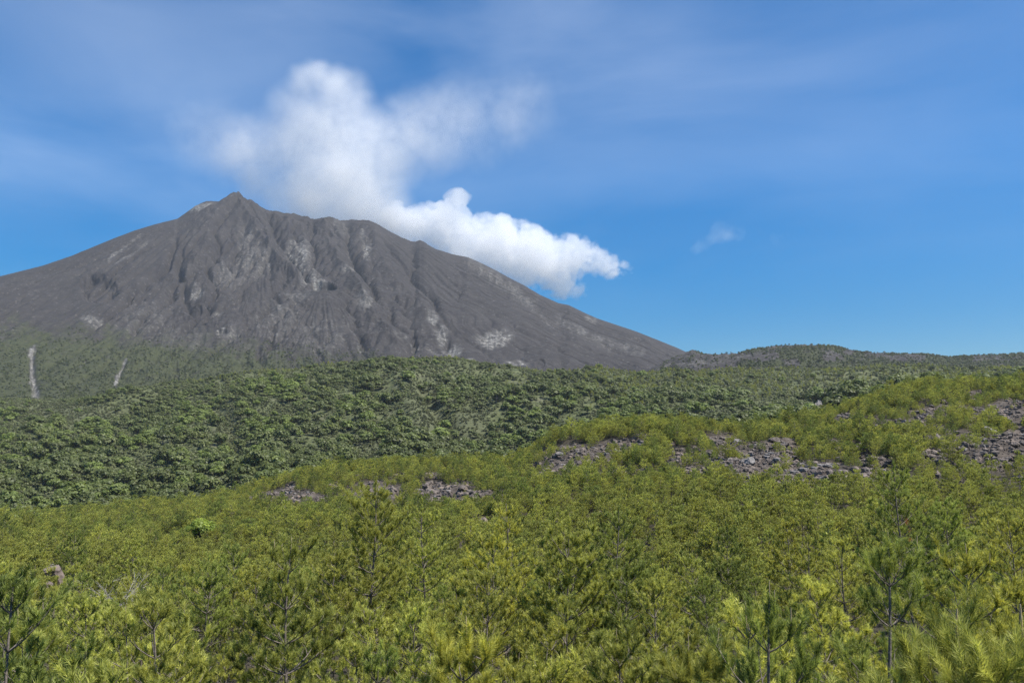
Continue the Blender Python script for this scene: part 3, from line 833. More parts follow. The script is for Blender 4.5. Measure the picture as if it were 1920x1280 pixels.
for (px, pt_, d, sp_, mk, seed, short, label) in HERO:
    p = at(px, pt_, d)
    gz = float(ground_z(p[0], p[1]))
    h = max(1.6, p[2] - gz)
    close = d < 13
    fl = np.clip(d / 30, .35, 1.6)
    wood, crown, top = pine(seed, h, sp_, n=150 if d < 8 else (150 if close else (64 if d < 30 else 46)), nl=.115 if close else .11, shoot=.21 if close else .14,
                            nw=.0042 if d < 8 else (.0065 if close else .0085 + .0001 * d), bush=.6 if seed in (24, 25) else (1.9 if seed in (11, 13, 17, 19, 22, 23) else 1.4),
                            sub=.75 if seed in (24, 25, 22) else 1.0, internode=.60 if close else .55, clear=.30 if seed == 22 else .12)
    o = empty('pine_tree', (p[0], p[1], gz))
    tag(o, label, 'pine tree', GROUP_P)
    link('trunk', wood.mesh('pine_trunk', [m_bark], True), o)
    link('crown', crown.mesh('pine_crown', [NM[mk]]), o)
    if d < 20 or seed in (13,):
        rg = np.random.default_rng(seed + 500)
        for c in range({29: 12, 30: 7, 25: 6, 24: 3}.get(seed, 3)):
            b = Buf()
            if c == 0: q = top + [0, 0, -.05]
            else:
                # stand candles on shoot tips near the top of the crown
                V = np.concatenate(crown.V)[::3]
                hi = V[V[:, 2] > top[2] - (.9 if seed in (29, 30) else .75)]
                q = hi[rg.integers(len(hi))] - [0, 0, .04]
            l_ = rg.uniform(.12, .24) * (1.25 if c == 0 else 1)
            tl = rg.normal(0, .05, 2)
            b.tube([q, q + [tl[0] * l_ * .5, tl[1] * l_ * .5, l_ * .6], q + [tl[0] * l_, tl[1] * l_, l_]], [.0075, .007, .0045], 6)
            link('candle', b.mesh('pine_candle', [m_candle], True), o)
    if seed in (22, 11):
        b = Buf(); rg = np.random.default_rng(5)
        zc_ = h * (.68 if seed == 22 else .10)
        P = np.array([[.05, -.25, zc_ + .13 * q] for q in range(6)]) + rg.normal(0, .05, (6, 3))
        blades(b, P, np.tile([[0, -.2, 1.]], (6, 1)), 26, .14, .008, (.5, 1.5), rg)
        s_ = link('sprig', b.mesh('dead_sprig', [m_needle_red]), o); s_['label'] = 'rusty dead sprig'
    heroes.append((px, d, p[0], p[1], short))

# ---- the rest of the near thicket, each pine its own object
mid_lib = []
for i in range(10):
    hh = [2.6, 3.0, 3.3, 3.6, 4.0, 4.4, 3.1, 3.8, 2.8, 4.8][i]
    wood, crown, _ = pine(300 + i, hh, [.46, .40, .44, .36, .38, .34, .50, .40, .48, .32][i], n=46, nl=.11, nw=.012, bush=1.15, sub=1.1, internode=.48)
    wm = wood.mesh('pine_trunk', [m_bark], True)
    cms = {k: crown.mesh('pine_crown', [NM[k]]) for k in 'mdg'}
    mid_lib.append((hh, wm, cms))
low_lib = []
for i in range(6):
    hh = [2.8, 3.2, 3.6, 4.0, 3.0, 4.4][i]
    wood, crown, _ = pine(340 + i, hh, [.54, .48, .50, .44, .56, .42][i], n=18, nl=.135, nw=.024, bush=1.1, sub=1.1, internode=.48, k=4)
    low_lib.append((hh, wood, crown))

def poisson(n, gen, rad, existing=(), tries=40000, seed=1):
    """dart throwing in x, y with a cell hash"""
    rg = np.random.default_rng(seed); cells = {}; out = []
    def ok(x, y, r):
        cx, cy = int(x // 2), int(y // 2)
        R_ = int(r // 2) + 2
        for i in range(cx - R_, cx + R_ + 1):
            for j in range(cy - R_, cy + R_ + 1):
                for (a, b, q) in cells.get((i, j), ()):
                    if (a - x) ** 2 + (b - y) ** 2 < (max(r, q) if q else r) ** 2: return False
        return True
    def put(x, y, r): cells.setdefault((int(x // 2), int(y // 2)), []).append((x, y, r))
    for (x, y, r) in existing: put(x, y, r)
    for _ in range(tries):
        x, y = gen(rg); r = rad(x, y)
        if ok(x, y, r):
            put(x, y, r); out.append((x, y))
            if len(out) >= n: break
    return np.array(out)

def gen_near(rg):
    y = math.sqrt(rg.uniform(8.5 ** 2, 58 ** 2)); t = rg.uniform(-.66, .66)
    return t * y, y
# nothing may stand in front of the two boulders, the dead shrub and the trees one can single out
HOLD = [(95, 1074, 64), (215, 1112, 50)]
def clear_of(x, y, top):
    px, py = proj(x, y, top)
    for (a, b, d) in HOLD:
        if y < d and abs(px - a) < 30 and py < b + 14: return False
    return True
near_pts = poisson(268, gen_near, lambda x, y: 1.55 + .012 * y, [(a[2], a[3], 1.2) for a in heroes] + [(at(95, 1090, 64)[0], 64, 4.5), (at(215, 1120, 50)[0], 50, 3)], 60000, 3)
rg = np.random.default_rng(77)
used = {}
COLN = {'m': 'yellow-green', 'd': 'deep green', 'g': 'golden'}
for (x, y) in near_pts:
    gz = float(ground_z(x, y))
    i = int(rg.integers(10)); hh, wm, cms = mid_lib[i]
    s = rg.uniform(.72, 1.12)
    px, py = proj(x, y, gz + hh * s)
    # the canopy line of the photo: lower tops close by, and lower on the left
    lim = 1035 + (60 - y) * 1.7 + 40 * (vn(px / 90, 3.3, 5) - .5) - 64 * rg.random() ** 2.0
    if py < lim:
        s = max(.5, ((830 - lim) / F * y - gz) / hh)
    for _ in range(6):
        if clear_of(x, y, gz + hh * s): break
        s *= .8
    wv = vn(x / 9 + 40, y / 9, 8)
    mk = 'g' if rg.random() < .06 + .20 * (wv > .66) else ('d' if rg.random() < .26 + .3 * (wv < .38) else 'm')
    o = empty('pine_tree', (x, y, gz), rg.uniform(0, 6.28), s)
    o.scale = (s * rg.uniform(.9, 1.15), s * rg.uniform(.9, 1.15), s)
    link('trunk', wm, o); link('crown', cms[mk], o)
    # which one: its look and the pine it stands beside
    px, py = proj(x, y, gz + hh * s * .6)
    best = sorted(heroes, key=lambda q: math.hypot((q[2] - x) * 1.0, (q[3] - y) * .7))
    H = hh * s
    size = 'waist-high' if H < 1.7 else ('small' if H < 2.4 else ('middling' if H < 3.1 else ('well-grown' if H < 3.9 else 'tall')))
    form = 'broad' if i in (0, 2, 6, 8) else ('slim' if i in (3, 5, 9) else 'round')
    done = False
    for extra in ('', 'leaning ', 'ragged '):
        for q in best[:4]:
            dx, dy = px - q[0], y - q[1]
            rel = ('behind' if dy > 0 else 'in front of') if abs(dx) < 40 else (('left of' if dx < 0 else 'right of'))
            if abs(dx) >= 40 and abs(dy) > 5: rel = ('behind and ' if dy > 0 else 'in front and ') + rel
            lab = f'{size} {form} {COLN[mk]} pine {rel} {q[4]}'
            if lab not in used:
                done = True; break
        if done or True: break
    used[lab] = used.get(lab, 0) + 1
    tag(o, lab, 'pine tree', GROUP_P)

# ---- pine forest: everything farther on the flat and on the lava ridge, plus small filler pines near
N_ = 88000
rg = np.random.default_rng(90)
yy = np.sqrt(rg.uniform(50 ** 2, 300 ** 2, N_)); tt = rg.uniform(-.92, .92, N_); xx = tt * yy
gz = ground_z(xx, yy); px, py = proj(xx, yy, gz)
pk = np.clip(patch(px, py) * 1.25 + 1.5 * patch(px, py) * fbm(xx / 7, yy / 7, 3, 43), 0, 1)
crest_y = np.interp(px, PXC, ycrest)
dens = np.clip(.70 - .80 * pk + .6 * (vn(xx / 6, yy / 6, 12) - .5), 0.02, 1) * (yy < crest_y + 30)
dens = dens * np.where(yy < 118, .55, 1)
kk = rg.random(N_) < dens
hold = np.zeros(N_, bool)
for (a, b, d) in HOLD: hold |= (abs(px - a) < 26) & (yy < d + 6) & (py < b + 60)
kk &= ~hold
xx, yy, gz, px, py, pk = (a[kk] for a in (xx, yy, gz, px, py, pk))
hgt = np.where(yy < 110, rg.uniform(1.7, 3.5, len(xx)), rg.uniform(.9, 1.9, len(xx)) * np.where(rg.random(len(xx)) < .08, 1.5, 1)) * (1 - .55 * pk)
hgt *= .8 + .5 * vn(xx / 25, yy / 25, 14)
far_lib = []
FH = [2.2, 2.6, 3.0, 2.4, 2.8]
FS = [.33, .29, .27, .38, .30]
for i in range(5):
    wood, crown, _ = pine(400 + i, FH[i], FS[i], n=10, nl=.15, nw=.045, bush=1.0, sub=1.0, internode=.42, k=3, tubes=(i < 3))
    far_lib.append(merged('ridge_pine', wood, crown, m_needle_far))
LH = [l[0] for l in low_lib]
low_m = [merged('flat_pine', w_, c_, m_needle if i % 3 else m_needle_deep) for i, (h0, w_, c_) in enumerate(low_lib)]
xe = []
for q in range(420):
    y = math.sqrt(rg.uniform(9 ** 2, 52 ** 2)); t_ = rg.uniform(.66, .95) * (1 if rg.random() < .5 else -1)
    xe.append((t_ * y, y))
xe = np.array(xe)
xx = np.concatenate([xx, xe[:, 0]]); yy = np.concatenate([yy, xe[:, 1]]); gz = np.concatenate([gz, ground_z(xe[:, 0], xe[:, 1])])
hgt = np.concatenate([hgt, rg.uniform(2, 3.6, len(xe))])
near_far = yy < 118
idx = np.where(near_far, rg.integers(0, 6, len(xx)), 6 + rg.integers(0, 5, len(xx)))
base_h = np.array(LH + FH)[idx]
# keep the thicket's tops at the photo's canopy line
scl = hgt / base_h
protos = low_m + far_lib
# Join Geometry lists the last link first, so hand the list over reversed
o = scatter('pine_forest', np.stack([xx, yy, gz - .05], -1), rg.uniform(0, 6.28, len(xx)), scl, idx, protos[::-1] if False else protos,
            'mass of small olive pines covering the flat and the lava ridge', 'pine forest')

# pine belts on the wooded slope's top and on the right-hand plain
N_ = 18500
yy = np.sqrt(rg.uniform(420 ** 2, 1010 ** 2, N_)); tt = rg.uniform(-.88, .88, N_); xx = tt * yy
gz = ground_z(xx, yy); px, py = proj(xx, yy, gz)
belt = np.maximum(sstep(900, 1150, px + 60 * fbm(px / 50, py / 20, 2, 15)) * (1 - sstep(735, 770, py - 10 * fbm(px / 60, py / 20, 2, 16))), sstep(860, 930, yy) * .8 * sstep(250, 420, px))
kk = rg.random(N_) < belt * .85
xb, yb_, zb_, pxb = xx[kk], yy[kk], gz[kk], px[kk]
far2 = []
for i in range(3):
    wood, crown, _ = pine(420 + i, 5.0, [.42, .36, .46][i], n=6, nl=.42, nw=.10, bush=.3, sub=.55, internode=.8, k=3, tubes=False)
    far2.append(merged('plain_pine', wood, crown, m_needle_far))
scatter('pine_belt', np.stack([xb, yb_, zb_ - .1], -1), rg.uniform(0, 6.28, len(xb)), rg.uniform(.35, .95, len(xb)), rg.integers(0, 3, len(xb)), far2,
        'olive belt of small pines along the top of the wooded slope', 'pine forest')

# ---- broadleaf trees of the slope
bl_lib = {}
for k, mat in (('d', m_leaf_dark), ('m', m_leaf_mid), ('l', m_leaf_lime)):
    L_ = []
    for i in range(4):
        w_, c_ = broadleaf(500 + i + 10 * ord(k), 3.6, [5.2, 4.6, 5.6, 4.2][i], 16, 46, .85, [.8, .7, .9, .62][i])
        L_.append((w_.mesh('tree_trunk', [m_bark], True), c_.mesh('tree_crown', [mat]), merged('slope_tree', w_, c_, mat)))
    bl_lib[k] = L_
shr_lib = []
for i in range(4):
    w_, c_ = broadleaf(560 + i, 1.5, 1.7, 6, 26, .62, .7)
    shr_lib.append(merged('slope_shrub', w_, c_, [m_shrub, m_shrub, m_leaf_mid, m_shrub][i]))

def gen_slope(rg):
    y = math.sqrt(rg.uniform(345 ** 2, 930 ** 2)); return rg.uniform(-.86, .86) * y, y
def slope_w(x, y):
    z = ground_z(x, y); px, py = proj(x, y, z)
    cl = vn(px / 46, py / 26, 31) * .6 + vn(px / 17, py / 12, 32) * .4
    wgt = .10 + .90 * sstep(.38, .58, cl)
    gr = np.zeros(np.shape(px))
    for (a, b, rx, ry) in ((795, 765, 42, 80), (885, 805, 45, 40), (130, 775, 130, 22), (700, 850, 40, 30), (430, 800, 22, 50), (520, 775, 40, 20)):
        gr = np.maximum(gr, 1 - sstep(.6, 1.1, np.hypot((px - a) / rx, (py - b) / ry)))
    wgt = wgt * (1 - .93 * gr)
    wgt = wgt * (1 - .8 * sstep(950, 1150, px) * (1 - sstep(725, 755, py)))
    return wgt, px, py, z
bt = poisson(12000, gen_slope, lambda x, y: 4.9, (), 56000, 9)
wgt, px, py, z = slope_w(bt[:, 0], bt[:, 1])
k_ = rg.random(len(bt)) < wgt * 1.05
bt, px, py, z = bt[k_], px[k_], py[k_], z[k_]
fade = 1 - .5 * sstep(800, 930, bt[:, 1])
scl = fade * np.clip(np.exp(rg.normal(0, .30, len(bt))) * 1.10, .55, 2.0) * (1 - .15 * sstep(600, 950, bt[:, 1]))
kind_v = vn(px / 60 + 9, py / 30, 35) + rg.uniform(-.28, .28, len(bt))
kinds = np.where(kind_v > .68, 'l', np.where(kind_v > .36, 'm', 'd'))
kinds = np.where((kinds == 'l') & (rg.random(len(bt)) < .45), 'm', kinds)
# what the photo shows of each: top against the ridge before it
cr_t, cr_s = curve(CREST)
tv = bt[:, 0] / bt[:, 1]
vis = (z + 5 * scl) / bt[:, 1] > np.interp(tv, cr_t, cr_s) + .003
infr = abs(px - 960) < 975
order = np.argsort(-(scl * 1000 / bt[:, 1]) * (vis & infr))
solo = set(order[:296].tolist())
COLS = [(60, 'the left edge'), (170, 'the white debris chute'), (300, 'the narrow debris chute'), (420, 'the hollow scarp'), (520, 'the pointed summit'), (640, 'the crater pit'), (760, 'the broken rim'),
        (880, 'the grassy gully'), (1020, 'the pale talus streak'), (1180, 'the pale lava patch'), (1330, 'the flank foot'), (1480, 'the far hill'), (1700, 'the white rock face'), (2200, 'the right edge')]
ROWS = [(712, 'near the slope top'), (740, 'high on the slope'), (768, 'above mid-slope'), (796, 'at mid-slope'), (824, 'below mid-slope'), (856, 'low on the slope'), (890, 'near the slope foot'), (2000, 'at the slope foot')]
GROUP_B = 'broadleaf trees on the wooded slope'
KN = {'d': 'dark green', 'm': 'mid green', 'l': 'lime green'}
used_b = {}
for i in sorted(solo):
    k = kinds[i]; j = int(rg.integers(4)); s = float(scl[i])
    wm, cm, _ = bl_lib[k][j]
    o = empty('broadleaf_tree', (bt[i, 0], bt[i, 1], z[i] - .3), rg.uniform(0, 6.28), s)
    link('trunk', wm, o); link('crown', cm, o)
    cn = next(n for a, n in COLS if px[i] < a); rn = next(n for a, n in ROWS if py[i] < a)
    size = 'big' if s > 1.45 else ('middling' if s > 1.15 else 'small')
    form = ['round', 'flat-topped', 'tall-domed', 'spreading'][j]
    tag(o, f'{size} {form} {KN[k]} tree {rn}, under {cn}', 'tree', GROUP_B)
rest = np.array([i for i in range(len(bt)) if i not in solo])
pidx = np.array([{'d': 0, 'm': 4, 'l': 8}[kinds[i]] for i in rest]) + rg.integers(0, 4, len(rest))
scatter('far_woods', np.stack([bt[rest, 0], bt[rest, 1], z[rest] - .3], -1), rg.uniform(0, 6.28, len(rest)), scl[rest], pidx,
        [bl_lib[k][j][2] for k in 'dml' for j in range(4)], 'farther green woods running into one mass on the upper slope', 'woods')

# shrubs between the trees
N_ = 62000
yy = np.sqrt(rg.uniform(330 ** 2, 1000 ** 2, N_)); tt = rg.uniform(-.88, .88, N_); xx = tt * yy
gz = ground_z(xx, yy); px, py = proj(xx, yy, gz)
gr = np.zeros(N_)
for (a, b, rx, ry) in ((795, 765, 42, 80), (885, 805, 45, 40), (130, 775, 130, 22)):
    gr = np.maximum(gr, 1 - sstep(.6, 1.1, np.hypot((px - a) / rx, (py - b) / ry)))
kk = rg.random(N_) < (1.0 - .6 * gr) * (.55 + .8 * vn(px / 30, py / 15, 45))
xs, ys, zs_ = xx[kk], yy[kk], gz[kk]
scatter('shrubland', np.stack([xs, ys, zs_ - .2], -1), rg.uniform(0, 6.28, len(xs)), rg.uniform(.5, 1.5, len(xs)), rg.integers(0, 4, len(xs)), shr_lib,
        'grey-green shrubs and thicket filling the slope between the trees', 'shrubs')

# tall grass on the open parts of the slope
tuft = []
for i in range(3):
    b = Buf(); rg2 = np.random.default_rng(600 + i)
    blades(b, rg2.normal(0, .35, (9, 3)) * [1, 1, 0], np.tile([[0, 0, 1.]], (9, 1)), 7, 1.5, .16, (.05, .6), rg2, shoot=.1)
    tuft.append(b.mesh('grass_tuft', [m_grass]))
N_ = 26000
yy = np.sqrt(rg.uniform(350 ** 2, 930 ** 2, N_)); tt = rg.uniform(-.66, .2, N_); xx = tt * yy
gz = ground_z(xx, yy); px, py = proj(xx, yy, gz)
gr = np.zeros(N_)
for (a, b, rx, ry) in ((795, 765, 48, 88), (885, 805, 50, 45), (130, 775, 150, 28), (700, 850, 50, 38), (430, 800, 30, 60), (520, 775, 50, 25)):
    gr = np.maximum(gr, 1 - sstep(.6, 1.1, np.hypot((px - a) / rx, (py - b) / ry)))
kk = rg.random(N_) < gr
scatter('grass', np.stack([xx[kk], yy[kk], gz[kk] - .1], -1), rg.uniform(0, 6.28, kk.sum()), rg.uniform(.7, 1.5, kk.sum()), rg.integers(0, 3, kk.sum()), tuft,
        'tall dry grass in the gully and the clearings of the slope', 'grass')

# scrub on the volcano's foot and on the far hill
scrub = []
for i in range(3):
    w_, c_ = broadleaf(620 + i, 2.2, 2.4, 6, 20, 1.3, .8)
    scrub.append(merged('scrub_bush', w_, c_, [m_scrub, m_leaf_dark, m_scrub][i]))
N_ = 60000
yy = rg.uniform(1130, 2300, N_); tt = rg.uniform(vt[0] * .98, .25, N_); xx = tt * yy
zz = grid_lookup(Zv, vt, Yv, xx, yy); px, py = proj(xx, yy, zz)
gl = np.interp(px, [-500, 0, 150, 300, 420, 560, 700, 800, 860, 1600], [585, 605, 615, 620, 624, 632, 645, 668, 700, 750])
ch = np.zeros(N_)
for pts, wd in (([(60, 655), (62, 700), (70, 745)], 11), ([(235, 665), (228, 690), (218, 722)], 7)):
    ch = np.maximum(ch, 1 - sstep(.6 * wd, wd, pdist(px, py, pts)[0]))
kk = rg.random(N_) < sstep(-12, 75, py - gl + 34 * fbm(px / 26, py / 18, 3, 47)) * (.9 - .6 * (fbm(px / 14, py / 9, 2, 49) < -.1)) * (1 - ch)
P1 = np.stack([xx[kk], yy[kk], zz[kk] - .3], -1)
N_ = 15000
yy = rg.uniform(1090, 1600, N_); tt = rg.uniform(ts(1230, 640)[0], .72, N_); xx = tt * yy
zz = grid_lookup(Zh, ht, Yh, xx, yy); px, py = proj(xx, yy, zz)
hg = grid_lookup(hgreen, ht, Yh, xx, yy)
kk = rg.random(N_) < (.14 + .8 * hg) * (px > 1240)
P2 = np.stack([xx[kk], yy[kk], zz[kk] - .3], -1)
P1 = np.concatenate([P1, P2])
scatter('scrub', P1, rg.uniform(0, 6.28, len(P1)), rg.uniform(.4, 1.15, len(P1)), rg.integers(0, 3, len(P1)), scrub,
        'dark scrub dotted over the foot of the volcano and the far hill', 'scrub')

# look-alikes that still share a label: told apart by their order from left to right
def tell_apart():
    by = {}
    for o in scene.objects:
        if o.parent is None and o.get('category') in ('tree', 'pine tree'): by.setdefault(o['label'], []).append(o)
    for lab, os_ in by.items():
        if len(os_) < 2: continue
        os_.sort(key=lambda o: o.location.x / o.location.y)
        names = {2: ['left-hand', 'right-hand'], 3: ['leftmost', 'middle', 'rightmost']}.get(len(os_)) or ['leftmost'] + ['second', 'third', 'fourth', 'fifth', 'sixth'][:len(os_) - 2] + ['rightmost']
        for o, n_ in zip(os_, names): o['label'] = n_ + ' ' + lab
tell_apart()

# ------------------------------------------------------------------ rocks
def rock_mesh(seed, sub=2, jag=.32, squash=.75, mat=None):
    bm = bmesh.new(); bmesh.ops.create_icosphere(bm, subdivisions=sub, radius=1)
    rg = np.random.default_rng(seed)
    pl = unit(rg.normal(size=(9, 3))); off = rg.uniform(.52, .9, 9)
    for vtx in bm.verts:
        p = np.array(vtx.co)
        for n_, o_ in zip(pl, off):          # flat broken faces
            e = p @ n_ - o_
            if e > 0: p = p - n_ * e
        p = p * (1 + jag * .35 * rg.normal())
        p[2] *= squash
        vtx.co = p
    me = bpy.data.meshes.new('rock'); bm.to_mesh(me); bm.free()
    me.materials.append(mat or m_rock)
    return me
small_rocks = [rock_mesh(700 + i, 1, .4, .75, m_rock if i else m_rock_pale) for i in range(5)]
N_ = 240000
yy = np.sqrt(rg.uniform(60 ** 2, 262 ** 2, N_)); tt = rg.uniform(-.68, .68, N_); xx = tt * yy
gz = ground_z(xx, yy); px, py = proj(xx, yy, gz)
pk = patch(px, py)
kk = rg.random(N_) < sstep(.2, .9, pk + .5 * fbm(xx / 6, yy / 6, 3, 55)) * .8
xr, yr, zr = xx[kk], yy[kk], gz[kk]
rs = .11 + .65 * rg.random(len(xr)) ** 6
scatter('rubble', np.stack([xr, yr, zr + rs * .2], -1), rg.uniform(0, 6.28, len(xr)), rs, rg.integers(0, 5, len(xr)), small_rocks,
        'broken grey lava rubble spilling down the pine ridge', 'rubble')

big_rocks = [rock_mesh(720 + i, 3, .22, [.85, .7, 1.05, .8, .95, .65][i]) for i in range(6)]
big_pale = [rock_mesh(740 + i, 3, .2, [.7, .8, .6][i], m_rock_pale) for i in range(3)]
BOULDER = [  # px, py, size px, mesh, label
    (1751, 828, 17, 'd', 'biggest dark boulder, squat and overhung, on the right ridge'), (1748, 762, 6, 'd', 'small black boulder above the biggest dark boulder'),
    (1556, 873, 9, 'p', 'pale tan block lying alone on the rocky scree'), (1452, 826, 9, 'd', 'upright stone pillar on the ridge crest scree'),
    (1408, 866, 11, 'p', 'tan-faced boulder in the thick of the scree'), (1395, 864, 9, 'p', 'smaller tan boulder left of the tan-faced boulder'), (1328, 853, 12, 'd', 'dark knobbly boulder at the left end of the scree'),
    (1442, 892, 13, 'd', 'dark slanting outcrop at the foot of the scree'), (1571, 848, 10, 'd', 'stacked dark outcrop at the right top of the scree'), (1578, 862, 11, 'd', 'broken block under the stacked outcrop'),
    (1602, 882, 9, 'd', 'dark slab at the right tail of the scree'), (1636, 862, 12, 'd', 'flat dark boulder half hidden by pines right of the scree'), (1382, 826, 7, 'p', 'light boulder at the upper left of the scree'),
    (1418, 838, 8, 'd', 'dark crag under the ridge crest pines'), (1550, 900, 8, 'd', 'lowest dark block of the scree'), (1447, 908, 7, 'd', 'block below the slanting outcrop'),
    (905, 948, 12, 'd', 'rounded dark boulder at the right end of the middle scree'), (868, 918, 11, 'd', 'craggy block at the top of the middle scree'), (840, 930, 12, 'd', 'dark split crag inside the middle scree'),
    (878, 893, 10, 'd', 'upper crag standing over the middle scree'), (800, 915, 9, 'd', 'crag at the left of the middle scree'), (675, 896, 9, 'd', 'dark crag behind the tall forked pine'), (622, 916, 9, 'd', 'grey crag left of the tall forked pine top'),
    (735, 920, 10, 'd', 'block right of the tall forked pine top'), (535, 930, 6, 'd', 'grey block among the left ridge pines'), (470, 948, 7, 'd', 'dark block at the left end of the left rubble'), (908, 980, 10, 'd', 'rock knob below the middle scree'), (932, 982, 7, 'd', 'small grey rock beside the rock knob'),
    (1015, 893, 9, 'd', 'boulder on the ridge left of centre scree'), (1050, 852, 8, 'p', 'pale boulder on the central knoll'), (1095, 870, 7, 'd', 'grey boulder at the central knoll foot'), (1155, 846, 7, 'p', 'pale boulder right on the central knoll'), (1120, 858, 6, 'p', 'small pale boulder in the middle of the knoll'),
    (1855, 808, 13, 'p', 'pale slab lying on the right hand scree'), (1882, 800, 8, 'p', 'pale slab right of the long slab'), (1835, 815, 8, 'd', 'grey block left of the long slab'), (1810, 835, 8, 'd', 'grey block at the left of the right scree'), (1905, 835, 9, 'd', 'dark block near the right edge scree'),
    (1770, 755, 6, 'd', 'rock peeping from pines on the right crest'), (1800, 756, 7, 'p', 'pale rock on the right crest'), (1905, 745, 7, 'd', 'grey rock at the right end crest'), (1795, 812, 6, 'd', 'rock right of the biggest dark boulder'), (1700, 798, 7, 'p', 'pale rock in the high rubble band'), (1655, 805, 6, 'd', 'dark rock at the left end of the rubble band'),
    (385, 1002, 6, 'd', 'rock peeping between pines left of the lime tree foot'), (290, 1010, 8, 'p', 'pale low rocks behind the olive rounded pine'), (198, 1035, 9, 'd', 'dark upright rock right of the dark layered pine'), (160, 1055, 8, 'd', 'grey rock under the dark layered pine'), (472, 994, 6, 'd', 'small rock ledge right of the lime tree'),
    (1545, 992, 7, 'p', 'pale rock alone among the pines of the flat'), (1120, 962, 8, 'd', 'grey rock beside the dark tufted pine top'), (1250, 1000, 7, 'd', 'dark rock left of the flat-tiered pine'), (585, 1022, 6, 'd', 'rock ledge left behind the tall forked pine'),
]
def ray_ground(px, py, y0=20, y1=300):
    t, s = ts(px, py)
    ys_ = np.geomspace(y0, y1, 900)
    gz_ = ground_z(t * ys_, ys_) - s * ys_
    hit = np.where(gz_ > 0)[0]
    i = hit[0] if len(hit) else 899
    return float(t * ys_[i]), float(ys_[i]), float(ground_z(t * ys_[i], ys_[i]))
GROUP_R = 'lava boulders on the pine ridge'
for n_, (px, py, sz, mk, label) in enumerate(BOULDER):
    x, y, z_ = ray_ground(px, py + sz * .4)
    s = sz / F * y
    o = link('boulder', (big_rocks[n_ % 6] if mk == 'd' else big_pale[n_ % 3]))
    o.location = (x, y, z_ + s * .35); o.rotation_euler = (rg.uniform(-.3, .3), rg.uniform(-.3, .3), rg.uniform(0, 6.28))
    o.scale = (s * rg.uniform(1, 1.3), s, s * rg.uniform(.85, 1.15))
    tag(o, label, 'boulder', GROUP_R)

# the big tan boulder on the left, two separate rocks and their broken tail
tan = rock_mat('tan_rock', (.13, .10, .085), (.28, .22, .185), (.32, .24, .195), .8)
for (px, py, d, sx, sz, seed, label) in ((97, 1072, 64, 28, 19, 761, 'big tan slanting boulder in the pines on the far left'), (90, 1096, 62, 20, 11, 763, 'tan ledge rock just below the big tan boulder'), (86, 1110, 60, 13, 9, 764, 'small reddish rock under the tan ledge')):
    p = at(px, py, d)
    me = rock_mesh(seed, 3, .16, .85, tan)
    o = link('boulder', me); k = d / F
    o.location = p; o.scale = (sx * k * .62, sx * k * .62, sz * k * .75); o.rotation_euler = (.15, -.35, seed)
    tag(o, label, 'boulder')
    # rock stands on a footing of the same stone down to the ground
    g0 = float(ground_z(p[0], p[1]))
    if p[2] - g0 > .5 * sz * k:
        bm = bmesh.new(); bm.from_mesh(me)
        low = [vv for vv in bm.verts if vv.co.z < -.15]
        drop = (p[2] - g0) / (sz * k * .75)
        for vv in low:
            q = min(1, (-.15 - vv.co.z) * 3)
            vv.co.z -= drop * q; vv.co.x *= 1 + 1.1 * q; vv.co.y *= 1 + 1.1 * q
        bm.to_mesh(me); bm.free()

# white rock face in the dip behind the ridge
for (px, py, d, sx, sz, label) in ((1536, 766, 480, 17, 24, 'white rock face in the dip behind the ridge'), (1490, 778, 470, 22, 10, 'low grey rock bank left of the white rock face')):
    p = at(px, py, d); k = d / F
    o = link('outcrop', rock_mesh(780 + px % 7, 3, .3, 1.0, m_rock_pale))
    o.location = p; o.scale = (sx * k * .6, sx * k * .6, sz * k * .7)
    tag(o, label, 'outcrop')

# ------------------------------------------------------------------ single things
# lime tree on the flat
p = at(378, 944, 122); g0 = float(ground_z(p[0], p[1]))
hh = max(3.2, p[2] - g0)
w_, c_ = broadleaf(811, 2.3, hh * .80, 34, 46, .42, .62)
o = empty('broadleaf_tree', (p[0], p[1], g0))
link('trunk', w_.mesh('tree_trunk', [m_bark], True), o); link('crown', c_.mesh('tree_crown', [m_leaf_bright]), o)
tag(o, 'single bright lime tree among the olive pines left of centre', 'tree')
for (px, py, d, r, label) in ((22, 966, 190, 2.6, 'lime topped tree at the left edge foot of slope'), (62, 966, 200, 2.4, 'second lime topped tree, right of the left edge one')):
    p = at(px, py, d); g0 = float(ground_z(p[0], p[1]))
    w_, c_ = broadleaf(815 + px, r, max(3.5, p[2] - g0), 14, 46, .6, .6)
    o = empty('broadleaf_tree', (p[0], p[1], g0))
    link('trunk', w_.mesh('tree_trunk', [m_bark], True), o); link('crown', c_.mesh('tree_crown', [m_leaf_lime]), o)
    tag(o, label, 'tree')

# grey dead shrub
p = at(222, 1128, 46); g0 = float(ground_z(p[0], p[1]))
b = Buf(); rg3 = np.random.default_rng(4)
for i in range(34):
    az = rg3.uniform(0, 6.28); L = rg3.uniform(.9, 2.7)
    out = np.array([1.5 * math.cos(az) - .5, .6 * math.sin(az), rg3.uniform(.1, .75)]); out /= np.linalg.norm(out)
    q = np.array([0, 0, 0.]); P = [q]
    for s in range(5):
        out = unit(out + rg3.normal(0, .16, 3)); q = q + out * L / 5; P.append(q)
    b.tube(P, np.linspace(.017, .005, 6), 4)
    for j in (2, 3, 4):
        for e in range(2):
            dd = unit(out + rg3.normal(0, .6, 3))
            b.tube([P[j], P[j] + dd * L * .18, P[j] + dd * L * .32 + [0, 0, .03]], [.008, .006, .003], 3)
o = link('dead_shrub', b.mesh('dead_shrub', [m_deadwood]))
o.location = (p[0], p[1], p[2] - .2)
tag(o, 'bare grey dead shrub with tangled twigs in the left thicket', 'shrub')

